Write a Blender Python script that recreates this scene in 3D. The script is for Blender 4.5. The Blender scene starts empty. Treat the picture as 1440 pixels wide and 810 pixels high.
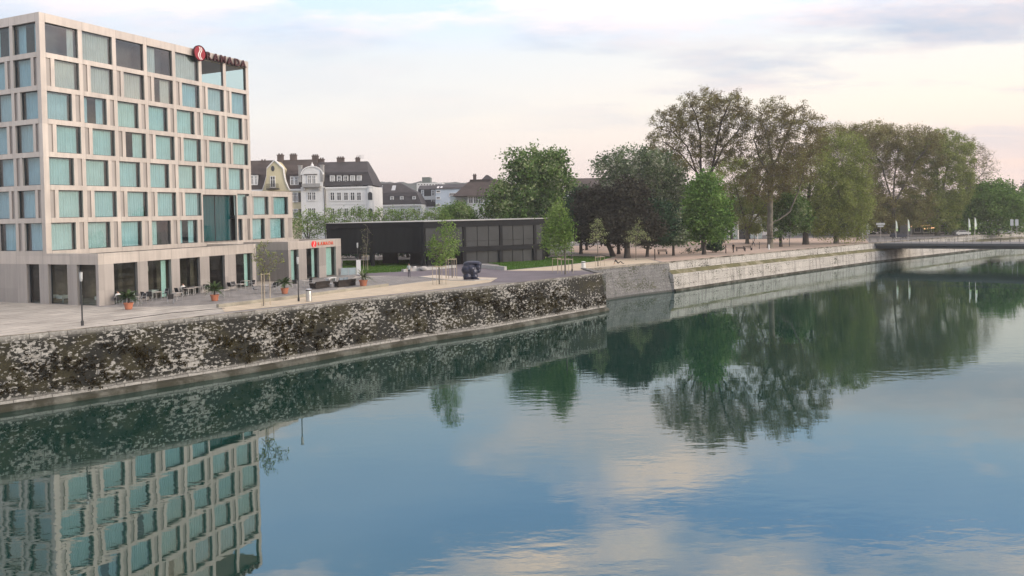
import bpy, bmesh, math, random
import numpy as np
from mathutils import Vector, Matrix
random.seed(7)
SC = bpy.context.scene
COL = SC.collection
# ------------------------------------------------------------------ camera model
FOC = 1080.0; ROLL = math.radians(1.24); PIT = math.atan(19.6/FOC); CZ = 7.6
_s, _c = math.sin(ROLL), math.cos(ROLL)
_F = Vector((0, math.cos(PIT), -math.sin(PIT))); _U = Vector((0, math.sin(PIT), math.cos(PIT))); _R = Vector((1, 0, 0))
CR = _c*_R - _s*_U; CU = _s*_R + _c*_U
def ray(px, py): return _F*FOC + CR*(px-720) - CU*(py-320)
NW = (.53, .848)                       # the quay falls very slightly along this direction
def gw(x, y): return NW[0]*x + NW[1]*y
def g(x, y): return max(-.9, min(.15, -.0035*(gw(x, y)-45)))
def gpz(px, py, z):
    d = ray(px, py); t = (z-CZ)/d.z
    return Vector((d.x*t, d.y*t, z))
def gp(px, py, dz=0.0):
    z = 0
    for _ in range(8):
        p = gpz(px, py, z+dz); z = g(p.x, p.y)
    return Vector((p.x, p.y, z+dz))
def at(px, py, Y):
    d = ray(px, py); t = Y/d.y
    return Vector((d.x*t, Y, CZ+d.z*t))
def wz(x, y, py_px):                    # height at which the vertical over (x,y) meets image row py (near column)
    lo, hi = -6., 80.
    for _ in range(50):
        m = (lo+hi)/2; v = Vector((x, y, m-CZ))
        if 320-FOC*v.dot(CU)/v.dot(_F) > py_px: lo = m
        else: hi = m
    return lo

# ------------------------------------------------------------------ helpers
def tag(o, label=None, cat=None, group=None, kind=None):
    if label: o['label'] = label
    if cat: o['category'] = cat
    if group: o['group'] = group
    if kind: o['kind'] = kind
    return o
def thing(name, label, cat, loc=(0, 0, 0), rz=0., group=None):
    o = bpy.data.objects.new(name, None); COL.objects.link(o)
    o.location = loc; o.rotation_euler = (0, 0, rz); o.empty_display_size = .2
    return tag(o, label, cat, group)
class MB:
    def __init__(s): s.v = []; s.f = []; s.m = []
    def add(s, vs, fs, m=0):
        b = len(s.v); s.v += [tuple(v) for v in vs]; s.f += [tuple(b+i for i in f) for f in fs]; s.m += [m]*len(fs); return s
    def box(s, x0, x1, y0, y1, z0, z1, m=0):
        return s.add([(x0,y0,z0),(x1,y0,z0),(x1,y1,z0),(x0,y1,z0),(x0,y0,z1),(x1,y0,z1),(x1,y1,z1),(x0,y1,z1)],
              [(0,3,2,1),(4,5,6,7),(0,1,5,4),(1,2,6,5),(2,3,7,6),(3,0,4,7)], m)
    def quad(s, a, b, c, d, m=0): return s.add([a,b,c,d], [(0,1,2,3)], m)
    def poly(s, pts, m=0): return s.add(pts, [tuple(range(len(pts)))], m)
    def prism(s, pts, z0, z1, m=0):
        n = len(pts); vs = [(p[0],p[1],z0) for p in pts]+[(p[0],p[1],z1) for p in pts]
        return s.add(vs, [tuple(range(n-1,-1,-1)), tuple(range(n,2*n))]+[(i,(i+1)%n,n+(i+1)%n,n+i) for i in range(n)], m)
    def xprism(s, pts, y0, y1, m=0):     # outline in x,z pushed through y
        n = len(pts); vs = [(p[0],y0,p[1]) for p in pts]+[(p[0],y1,p[1]) for p in pts]
        return s.add(vs, [tuple(range(n)), tuple(range(2*n-1,n-1,-1))]+[((i+1)%n,i,n+i,n+(i+1)%n) for i in range(n)], m)
    def tube(s, a, b, r0, r1=None, n=8, m=0, caps=True):
        a = Vector(a); b = Vector(b); r1 = r0 if r1 is None else r1; d = (b-a).normalized()
        x = d.orthogonal().normalized(); y = d.cross(x); vs = []
        for p, r in ((a, r0), (b, r1)):
            for i in range(n):
                t = 2*math.pi*i/n; vs.append(p+x*(math.cos(t)*r)+y*(math.sin(t)*r))
        fs = [(i,(i+1)%n,n+(i+1)%n,n+i) for i in range(n)]
        if caps: fs += [tuple(range(n-1,-1,-1)), tuple(range(n,2*n))]
        return s.add(vs, fs, m)
    def lathe(s, prof, c=(0,0,0), n=16, m=0):
        vs = []; fs = []
        for r, z in prof:
            for i in range(n):
                t = 2*math.pi*i/n; vs.append((c[0]+r*math.cos(t), c[1]+r*math.sin(t), c[2]+z))
        for k in range(len(prof)-1):
            for i in range(n): fs.append((k*n+i, k*n+(i+1)%n, (k+1)*n+(i+1)%n, (k+1)*n+i))
        fs += [tuple(range(n-1,-1,-1)), tuple(range((len(prof)-1)*n, len(prof)*n))]
        return s.add(vs, fs, m)
    def build(s, name, mats, parent=None, loc=None, rz=None, smooth=False):
        me = bpy.data.meshes.new(name); me.from_pydata(s.v, [], s.f)
        if not isinstance(mats, (list, tuple)): mats = [mats]
        for k in mats: me.materials.append(k)
        if len(mats) > 1: me.polygons.foreach_set('material_index', s.m)
        if smooth: me.polygons.foreach_set('use_smooth', [True]*len(me.polygons))
        me.update()
        o = bpy.data.objects.new(name, me); COL.objects.link(o)
        if parent: o.parent = parent
        if loc is not None: o.location = loc
        if rz is not None: o.rotation_euler = (0, 0, rz)
        return o
def np_mesh(name, V, F, mats, parent=None, mi=None, smooth=False, loc=None, fcol=None):
    """V (n,3), F (m,k) all faces with k corners"""
    V = np.asarray(V, np.float32); F = np.asarray(F, np.int32); m, k = F.shape
    me = bpy.data.meshes.new(name); me.vertices.add(len(V)); me.vertices.foreach_set('co', V.ravel())
    me.loops.add(m*k); me.loops.foreach_set('vertex_index', F.ravel()); me.polygons.add(m)
    me.polygons.foreach_set('loop_start', np.arange(0, m*k, k, dtype=np.int32)); me.polygons.foreach_set('loop_total', np.full(m, k, np.int32))
    if not isinstance(mats, (list, tuple)): mats = [mats]
    for q in mats: me.materials.append(q)
    if mi is not None: me.polygons.foreach_set('material_index', np.asarray(mi, np.int32))
    if smooth: me.polygons.foreach_set('use_smooth', np.ones(m, bool))
    if fcol is not None:
        at_ = me.attributes.new('tone', 'FLOAT', 'FACE'); at_.data.foreach_set('value', np.asarray(fcol, np.float32))
    me.update(calc_edges=True)
    o = bpy.data.objects.new(name, me); COL.objects.link(o)
    if parent: o.parent = parent
    if loc is not None: o.location = loc
    return o
def copy_tree(o, parent=None):
    c = o.copy(); COL.objects.link(c)
    if parent: c.parent = parent; c.matrix_parent_inverse = o.matrix_parent_inverse.copy()
    for ch in [k for k in bpy.data.objects if k.parent == o]: copy_tree(ch, c)
    return c

# ------------------------------------------------------------------ materials
def nodes(name):
    m = bpy.data.materials.new(name); m.use_nodes = True; nt = m.node_tree
    return m, nt, nt.nodes['Principled BSDF']
def N(nt, t, **kw):
    n = nt.nodes.new(t)
    for k, v in kw.items():
        if k in n.inputs: n.inputs[k].default_value = v
        else: setattr(n, k, v)
    return n
def L(nt, a, b): nt.links.new(a, b)
def ramp(nt, fac, stops):
    r = N(nt, 'ShaderNodeValToRGB'); e = r.color_ramp.elements
    while len(e) < len(stops): e.new(.5)
    for i, (p, c) in enumerate(stops):
        e[i].position = p; e[i].color = (c, c, c, 1) if isinstance(c, (int, float)) else (*c, 1)
    L(nt, fac, r.inputs[0]); return r.outputs[0]
def pos(nt, sc=(1, 1, 1)):
    gm = N(nt, 'ShaderNodeNewGeometry'); mp = N(nt, 'ShaderNodeMapping'); mp.inputs['Scale'].default_value = sc
    L(nt, gm.outputs['Position'], mp.inputs[0]); return mp.outputs[0]
def noise(nt, vec, scale, detail=4., rough=.55):
    n = N(nt, 'ShaderNodeTexNoise', Scale=scale, Detail=detail, Roughness=rough)
    L(nt, vec, n.inputs['Vector']); return n.outputs['Fac']
def mixc(nt, fac, a, b, blend='MIX'):
    m = N(nt, 'ShaderNodeMix', data_type='RGBA', blend_type=blend)
    if isinstance(fac, (int, float)): m.inputs[0].default_value = fac
    else: L(nt, fac, m.inputs[0])
    for v, i in ((a, 6), (b, 7)):
        if isinstance(v, tuple): m.inputs[i].default_value = (*v, 1)
        else: L(nt, v, m.inputs[i])
    return m.outputs[2]
def bumpn(nt, h, strength, dist, bs):
    b = N(nt, 'ShaderNodeBump', Strength=strength, Distance=dist); L(nt, h, b.inputs['Height']); L(nt, b.outputs[0], bs.inputs['Normal'])
def mat(name, col, rough=.8, var=.15, scale=1.2, fine=14., metal=0., spec=.4, bump=0., stretch=(1, 1, 1), col2=None, v2=.5):
    m, nt, b = nodes(name); v = pos(nt, stretch)
    n1 = noise(nt, v, scale, 5); n2 = noise(nt, v, fine, 3)
    lo = tuple(c*(1-var) for c in col); hi = tuple(min(1, c*(1+var)) for c in col)
    c1 = ramp(nt, n1, [(.3, lo), (.7, hi)]); c2 = ramp(nt, n2, [(.3, 1-var*.6), (.7, 1.)])
    c = mixc(nt, 1., c1, c2, 'MULTIPLY')
    if col2: c = mixc(nt, ramp(nt, noise(nt, v, scale*.6, 6, .65), [(v2-.06, 0.), (v2+.08, 1.)]), c, col2)
    L(nt, c, b.inputs['Base Color']); b.inputs['Roughness'].default_value = rough; b.inputs['Metallic'].default_value = metal
    b.inputs['Specular IOR Level'].default_value = spec
    if bump: bumpn(nt, n2, .6, bump, b)
    return m
def flat(name, col, rough=.6, metal=0., spec=.4):
    return mat(name, col, rough, .06, 3., 25., metal, spec)

# ------------------------------------------------------------------ camera
cd = bpy.data.cameras.new('camera'); cam = bpy.data.objects.new('camera', cd); COL.objects.link(cam)
M = Matrix.Identity(4)
for i in range(3): M[i][0] = CR[i]; M[i][1] = CU[i]; M[i][2] = -_F[i]
M[2][3] = CZ
cam.matrix_world = M
cd.sensor_fit = 'HORIZONTAL'; cd.sensor_width = 36; cd.lens = 36*FOC/1440; cd.shift_y = -(405-320)/1440; cd.clip_start = .1; cd.clip_end = 20000
SC.camera = cam
SC.view_settings.view_transform = 'Standard'; SC.view_settings.look = 'None'; SC.view_settings.gamma = 1; SC.view_settings.use_curve_mapping = False
SC.view_settings.exposure = EXPO = 0.42
try:
    SC.cycles.max_bounces = 8; SC.cycles.transparent_max_bounces = 16; SC.cycles.caustics_reflective = False; SC.cycles.caustics_refractive = False
    SC.cycles.use_denoising = True
except Exception: pass

# ------------------------------------------------------------------ sky and sun
SUN_EL = math.radians(11); SUN_AZ = math.radians(112)      # azimuth clockwise from +Y (the view direction)
sv = Vector((math.sin(SUN_AZ)*math.cos(SUN_EL), math.cos(SUN_AZ)*math.cos(SUN_EL), math.sin(SUN_EL)))
ld = bpy.data.lights.new('sun', 'SUN'); ld.energy = 2.4; ld.angle = math.radians(20); ld.color = (1., .85, .69)
lo_ = bpy.data.objects.new('sun', ld); COL.objects.link(lo_); lo_.rotation_euler = sv.to_track_quat('Z', 'Y').to_euler()
W = bpy.data.worlds.new('World'); SC.world = W; W.use_nodes = True; nt = W.node_tree
bg = nt.nodes['Background']; out = nt.nodes['World Output']
sky = N(nt, 'ShaderNodeTexSky', sky_type='NISHITA'); sky.sun_disc = False; sky.sun_elevation = SUN_EL; sky.sun_rotation = SUN_AZ
sky.altitude = 400; sky.air_density = 1.0; sky.dust_density = 1.2; sky.ozone_density = 2.0
L(nt, sky.outputs[0], bg.inputs[0]); bg.inputs[1].default_value = .14
tc = N(nt, 'ShaderNodeTexCoord'); sx = N(nt, 'ShaderNodeSeparateXYZ'); L(nt, tc.outputs['Generated'], sx.inputs[0])
def mth(op, a, b=None):
    n = N(nt, 'ShaderNodeMath', operation=op)
    for i, v in enumerate((a, b)):
        if v is None: continue
        if isinstance(v, (int, float)): n.inputs[i].default_value = v
        else: L(nt, v, n.inputs[i])
    return n.outputs[0]
zz = mth('MAXIMUM', sx.outputs[2], 0.0)
den = mth('ADD', zz, .12); cx = mth('DIVIDE', sx.outputs[0], den); cy = mth('DIVIDE', sx.outputs[1], den)
cb = N(nt, 'ShaderNodeCombineXYZ'); L(nt, cx, cb.inputs[0]); L(nt, cy, cb.inputs[1])
# thin evening veil: pale rose on the horizon, whitish above, thinning towards the zenith
bn = N(nt, 'ShaderNodeMapping'); bn.inputs['Location'].default_value = (5.2, .4, 2.); L(nt, cb.outputs[0], bn.inputs[0])
blot = ramp(nt, noise(nt, bn.outputs[0], .8, 4, .5), [(.38, 0.), (.62, 1.)])
lowv = [(0., (.83, .61, .56)), (.05, (.85, .655, .575)), (.12, (.90, .785, .67)), (.2, (.82, .80, .77))]
veilc = mixc(nt, blot, ramp(nt, zz, lowv+[(.27, (.58, .80, 1.08)), (.36, (.42, .72, 1.24)), (.5, (.50, .82, 1.3)), (.75, (1.0, 1.1, 1.25))]),
             ramp(nt, zz, lowv+[(.27, (.72, .86, 1.06)), (.36, (.70, .98, 1.42)), (.5, (.80, 1.05, 1.42)), (.75, (1.08, 1.13, 1.25))]))
side = mth('MULTIPLY_ADD', sx.outputs[0], .5); nt.nodes[-1].inputs[2].default_value = .5
veilc = mixc(nt, ramp(nt, side, [(.15, 1.), (.75, 0.)]), veilc, mixc(nt, .5, veilc, (.52, .63, .73)))
veilf = ramp(nt, zz, [(0., .93), (.12, .92), (.27, .88), (.36, .8), (.6, .75), (1., .7)])
# broken clouds on a flat layer
mp = N(nt, 'ShaderNodeMapping'); mp.inputs['Location'].default_value = (1.7, 2.3, 1.3); mp.inputs['Scale'].default_value = (.75, 1.15, 1); L(nt, cb.outputs[0], mp.inputs[0])
cn = noise(nt, mp.outputs[0], 1.15, 7, .55)
cmask = ramp(nt, cn, [(.465, 0.), (.575, 1.)])
lowk = ramp(nt, zz, [(0., .0), (.05, .25), (.16, .72), (.22, .8), (.4, .95)])
cmask = mixc(nt, 1., mixc(nt, 1., cmask, lowk, 'MULTIPLY'), mixc(nt, ramp(nt, zz, [(.19, 0.), (.27, 1.)]), ramp(nt, side, [(.5, .15), (.72, 1.)]), (1., 1., 1.)), 'MULTIPLY')
cn2 = noise(nt, mp.outputs[0], 2.1, 5, .6)
ccol = mixc(nt, ramp(nt, zz, [(.2, 0.), (.36, 1.)]), ramp(nt, cn2, [(.38, (.38, .46, .60)), (.64, (.68, .60, .63))]), ramp(nt, cn2, [(.34, (1.0, 1.0, 1.08)), (.55, (2.25, 1.6, 1.22))]))
bg2 = N(nt, 'ShaderNodeBackground'); L(nt, veilc, bg2.inputs[0]); bg2.inputs[1].default_value = 1.0
bg3 = N(nt, 'ShaderNodeBackground'); L(nt, ccol, bg3.inputs[0]); bg3.inputs[1].default_value = .95
m1 = N(nt, 'ShaderNodeMixShader'); L(nt, veilf, m1.inputs[0]); L(nt, bg.outputs[0], m1.inputs[1]); L(nt, bg2.outputs[0], m1.inputs[2])
m2 = N(nt, 'ShaderNodeMixShader'); L(nt, cmask, m2.inputs[0]); L(nt, m1.outputs[0], m2.inputs[1]); L(nt, bg3.outputs[0], m2.inputs[2])
L(nt, m2.outputs[0], out.inputs[0])

# ------------------------------------------------------------------ quay line
NEAR = [Vector((-95, -8, 0))] + [gpz(px, py, .3 if px < 600 else .15) for px, py in ((0, 473.5), (160, 457.5), (353, 437), (480, 422), (600, 411), (680, 403.5), (848, 383))]
MID = [gp(px, py) for px, py in ((828, 379), (883, 373.6), (940, 369))]
PALE = [MID[-1]] + [gp(px, py) for px, py in ((1020, 361), (1100, 353.5), (1226, 342), (1300, 336.5))]
PALE += [Vector((128, 206, 0)), Vector((190, 240, 0)), Vector((300, 290, 0)), Vector((700, 430, 0))]
for p in NEAR[1:] + MID + PALE: p.z = g(p.x, p.y)
NEAR[0].z = g(NEAR[0].x, NEAR[0].y)
WATER_Z = -4.5
def offs(pts, d):
    o = []
    for i, p in enumerate(pts):
        a = pts[max(0, i-1)]; b = pts[min(len(pts)-1, i+1)]; t = Vector((b.x-a.x, b.y-a.y, 0)).normalized()
        o.append(Vector((p.x+t.y*d, p.y-t.x*d, p.z)))
    return o
def resamp(pts, step):
    o = []
    for a, b in zip(pts, pts[1:]):
        n = max(1, int((b-a).length/step))
        o += [a.lerp(b, k/n) for k in range(n)]
    return o+[pts[-1]]
def sweep(pts, prof, mb, mis, zabs=None):
    """prof: (outward offset, height above the ground; heights below -4 are absolute)"""
    rows = []
    for d, z in prof:
        rows.append([Vector((p.x, p.y, z if z <= -4 else p.z+z)) for p in offs(pts, d)])
    n = len(pts)
    for k in range(len(prof)-1):
        vs = rows[k]+rows[k+1]
        mb.add(vs, [(i, n+i, n+i+1, i+1) for i in range(n-1)], mis[k])
    for e in (0, n-1): mb.poly([r[e] for r in rows], mis[0])
# ------------------------------------------------------------------ setting: water, land
def water_mat():
    m, nt, b = nodes('river water'); v = pos(nt, (1, 1, 1))
    nt.nodes.remove(b); out = nt.nodes['Material Output']
    d = N(nt, 'ShaderNodeBsdfDiffuse'); d.inputs[0].default_value = (.004, .030, .022, 1)
    gl = N(nt, 'ShaderNodeBsdfGlossy'); gl.inputs['Color'].default_value = (.86, .96, .98, 1); gl.inputs['Roughness'].default_value = .015
    fr = N(nt, 'ShaderNodeFresnel', IOR=2.45)
    ax = N(nt, 'ShaderNodeMapping'); ax.inputs['Rotation'].default_value = (0, 0, math.radians(-50)); ax.inputs['Scale'].default_value = (.55, 1.3, 1)
    L(nt, v, ax.inputs[0])
    big = noise(nt, ax.outputs[0], .22, 2, .5); sm = noise(nt, ax.outputs[0], 1.3, 3, .5); patch = noise(nt, v, .035, 2)
    pr = ramp(nt, patch, [(.42, .12), (.6, 1.)])
    k = N(nt, 'ShaderNodeMath', operation='MULTIPLY'); L(nt, sm, k.inputs[0]); L(nt, pr, k.inputs[1])
    a = N(nt, 'ShaderNodeMath', operation='MULTIPLY_ADD'); L(nt, big, a.inputs[0]); a.inputs[1].default_value = .9; L(nt, k.outputs[0], a.inputs[2])
    bp = N(nt, 'ShaderNodeBump', Strength=1., Distance=.0095); L(nt, a.outputs[0], bp.inputs['Height'])
    L(nt, bp.outputs[0], gl.inputs['Normal']); L(nt, bp.outputs[0], fr.inputs['Normal'])
    mx = N(nt, 'ShaderNodeMixShader'); L(nt, fr.outputs[0], mx.inputs[0]); L(nt, d.outputs[0], mx.inputs[1]); L(nt, gl.outputs[0], mx.inputs[2])
    L(nt, mx.outputs[0], out.inputs[0]); return m
o = MB().quad((-600, -600, WATER_Z), (1500, -600, WATER_Z), (1500, 1500, WATER_Z), (-600, 1500, WATER_Z)).build('river_water', water_mat()); tag(o, kind='structure')

def paved(name, col, w, h, var, rot, rough=.88):
    m, nt, b = nodes(name); v = pos(nt); mp = N(nt, 'ShaderNodeMapping'); mp.inputs['Rotation'].default_value = (0, 0, rot); L(nt, v, mp.inputs[0])
    bt = N(nt, 'ShaderNodeTexBrick'); L(nt, mp.outputs[0], bt.inputs['Vector']); bt.offset = .5
    for k, q in (('Scale', 1.), ('Brick Width', w), ('Row Height', h), ('Mortar Size', .04), ('Mortar Smooth', .3), ('Bias', 0.)): bt.inputs[k].default_value = q
    bt.inputs['Color1'].default_value = (*[c*(1-var) for c in col], 1); bt.inputs['Color2'].default_value = (*[c*(1+var) for c in col], 1); bt.inputs['Mortar'].default_value = (*[c*.42 for c in col], 1)
    c = mixc(nt, 1., bt.outputs[0], ramp(nt, noise(nt, v, .35, 6, .62), [(.32, .72), (.62, 1.06)]), 'MULTIPLY')
    c = mixc(nt, ramp(nt, noise(nt, v, 1.1, 5, .7), [(.60, 0.), (.70, .45)]), c, tuple(k*.55 for k in col))
    L(nt, c, b.inputs['Base Color']); b.inputs['Roughness'].default_value = rough; return m
CONC_ = mat('pale terrace concrete', (.43, .41, .375), .85, .14, .35, 6, bump=.004)
GRAV = mat('yellow gravel', (.50, .43, .32), .95, .12, .8, 20, bump=.006)
PINKG = mat('rosy gravel', (.46, .36, .29), .95, .14, .25, 14, bump=.006)
CONC = paved('pale terrace slabs', (.42, .395, .345), 2.4, 1.2, .10, math.radians(-66))
ASPH = mat('dark asphalt', (.15, .135, .15), .9, .16, .35, 18, bump=.004)
GREYP = paved('grey paving', (.255, .245, .23), 1.2, .6, .10, math.radians(-66))
GREYP_ = mat('grey paving base', (.25, .24, .225), .88, .16, .4, 9, bump=.004)
EARTH = mat('town ground', (.26, .25, .235), .95, .2, .05, 2)
def stone_lawn():
    m, nt, b = nodes('lawn soil'); v = pos(nt)
    c = ramp(nt, noise(nt, v, .5, 5), [(.3, (.05, .11, .02)), (.7, (.09, .17, .035))]); L(nt, c, b.inputs['Base Color']); b.inputs['Roughness'].default_value = 1; return m
LAWN = stone_lawn()
LD = Vector((-.848, .53, 0))
def land():
    st = resamp(NEAR, 6) + [MID[0]] + resamp(MID, 6)[1:] + resamp(PALE, 10)[1:]
    ex = [Vector((p.x, p.y, 0)) for p in st]
    wc = 45+.9/.0035                        # where the slope ends
    ex2 = []
    for a, b in zip(ex, ex[1:]):
        ex2.append(a); wa, wb = gw(a.x, a.y), gw(b.x, b.y)
        for w0 in (wc, 45-.15/.0035):
            if (wa-w0)*(wb-w0) < 0: ex2.append(a.lerp(b, (w0-wa)/(wb-wa)))
    ex = ex2+[ex[-1]]
    mb = MB(); offsv = [0, 60, 1450]; n = len(ex)
    rows = [[(p.x+LD.x*d, p.y+LD.y*d, g(p.x, p.y)) for p in ex] for d in offsv]
    for k in range(2): mb.add(rows[k]+rows[k+1], [(i, i+1, n+i+1, n+i) for i in range(n-1)])
    tag(mb.build('ground', EARTH), kind='structure')
land()
def patch(name, pts, m, h, stuff=None):
    """pts: world xy or ('px',x,y) image points lying on the ground"""
    P = [gp(*q[1:]) if q[0] == 'px' else Vector((q[0], q[1], 0)) for q in pts]
    bm = bmesh.new(); vs = [bm.verts.new((p.x, p.y, g(p.x, p.y)+h)) for p in P]
    f = bm.faces.new(vs); 
    bmesh.ops.triangulate(bm, faces=[f]); bm.normal_update()
    for f in bm.faces:
        if f.normal.z < 0: f.normal_flip()
    me = bpy.data.meshes.new(name); bm.to_mesh(me); bm.free(); me.materials.append(m)
    o = bpy.data.objects.new(name, me); COL.objects.link(o); tag(o, kind='structure'); return o, P
X = lambda x, y: ('px', x, y)
# hotel frame: x along the river facade, y into the building
P0 = Vector((-37.5, 69.43, 0)); HT = Vector((.406, .914, 0)); HI = Vector((-.914, .406, 0))
C0 = P0 + HI*6.95; HRZ = math.atan2(.914, .406)
def hw(lx, ly): p = C0+HT*lx+HI*ly; return (p.x, p.y)
# broad pale terrace in front of the hotel
patch('terrace', [(NEAR[0].x-4, NEAR[0].y+3), (NEAR[1].x-.2, NEAR[1].y+.2), (NEAR[2].x-.2, NEAR[2].y+.2), X(310, 440), X(480, 420.5), X(560, 412.5), X(600, 408), X(640, 400), X(640, 380), hw(36, -6), hw(36, 25), hw(-30, 60)], CONC, .012)
patch('grey_terrace_paving', [hw(-.5, -6.9), hw(36.5, -6.9), hw(36.5, -9.2), X(470, 409), X(330, 426), X(250, 431), hw(-.5, -9.2)], GREYP, .02)
patch('promenade_path', [X(311, 433), X(400, 421.5), X(500, 408), X(600, 396), X(668, 390), X(700, 391), X(690, 397), X(640, 404), X(560, 413), X(480, 421), X(400, 430.5), X(316, 439)], GRAV, .026)
patch('plaza_paving', [X(500, 391), X(545, 388.5), X(612, 389.5), X(668, 390), X(600, 395.5), X(500, 407.5), X(484, 404), X(484, 394)], GREYP, .02)
patch('asphalt_forecourt', [X(482, 388.5), X(545, 388), X(590, 390), X(697, 394), X(690, 397.5), X(742, 397), X(846, 384.5), X(815, 381), X(712, 380.5), X(700, 375), X(655, 371), X(600, 377), X(545, 381)], ASPH, .018)
isl, _ = patch('sculpture_island', [X(589, 389.5), X(612, 387.2), X(640, 389), X(697, 392.3), X(690, 394), X(668, 394.8), X(635, 394.2)], mat('island gravel', (.55, .49, .40), .95, .1, .8, 14, bump=.006), .05)
LAWN_R = [X(712, 380), X(700, 372), X(680, 369.5), X(766, 362.5), X(800, 360.5), X(862, 361.5), X(845, 366.5), X(800, 372)]
LAWN_L = [X(482, 386), X(560, 382.5), X(576, 380), X(576, 366), X(482, 367)]
patch('lawn_ground', LAWN_R, LAWN, .02)
patch('undercroft_lawn', LAWN_L, LAWN, .02)
patch('gravel_path', [X(712, 381), X(800, 372.6), X(846, 367), X(905, 362.5), X(930, 369.4), X(883, 373.2), X(822, 379), X(815, 380.6)], GRAV, .026)
patch('gravel_square', [X(846, 366.6), X(862, 361), X(800, 354), X(806, 346), X(1000, 338), X(1215, 333), X(1222, 341.5), X(1100, 352.9), X(1020, 360.4), X(935, 369), X(905, 362.5)], PINKG, .022)
patch('far_street', [X(770, 352), X(780, 345.5), X(1000, 335), X(1215, 330), X(1215, 332.6), X(1000, 337.6), X(806, 345.8), X(800, 353)], mat('street asphalt', (.20, .195, .195), .9, .1, .1, 4), .018)

# kerbs and low walls of the forecourt
def kerb(name, pts, w, h, m, base=-.1, lab=None, cat='kerb'):
    P = [gp(*q[1:]) if q[0] == 'px' else Vector((q[0], q[1], g(*q))) for q in pts]; mb = MB()
    A = offs(P, -w/2); B = offs(P, w/2); n = len(P); vs = []
    for k in range(n):
        for q, z in ((A[k], base), (A[k], h), (B[k], h), (B[k], base)): vs.append((q.x, q.y, q.z+z))
    fs = [(4*k+a, 4*k+(a+1)%4, 4*k+4+(a+1)%4, 4*k+4+a) for k in range(n-1) for a in range(4)]+[(0, 3, 2, 1), (4*n-4, 4*n-3, 4*n-2, 4*n-1)]
    o = mb.add(vs, fs).build(name, m)
    if lab: tag(o, lab, cat)
    else: tag(o, kind='structure')
    return o
KERB = mat('light kerb concrete', (.42, .42, .40), .85, .12, 1., 8, bump=.004)
STEP = mat('sandy step stone', (.31, .29, .235), .9, .2, .8, 6, bump=.006)
kerb('kerb', [X(589, 389.8), X(635, 394.8), X(668, 395.3), X(697, 392.6)], .18, .09, KERB)
kerb('lawn_kerb_wall', [X(655, 374.5), X(711, 380.5)], .4, .55, KERB, lab='low pale concrete kerb wall along the front of the lawn behind the sculpture', cat='low wall')
kerb('bench_ledge', [X(566, 382.6), X(640, 376.6)], .5, .38, KERB, lab='long low pale concrete ledge before the dark undercroft of the black pavilion', cat='ledge')
kerb('terrace_step', [X(306, 432.8), X(400, 421.5), X(500, 408), X(545, 402.6)], .35, .3, STEP, lab='sandy stone step edging the hotel terrace beside the gravel path', cat='step')
kerb('kerb', [X(160, 451.5), X(240, 440.6), X(316, 434)], .12, .05, mat('dark drain slot', (.06, .06, .06), .7))

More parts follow.
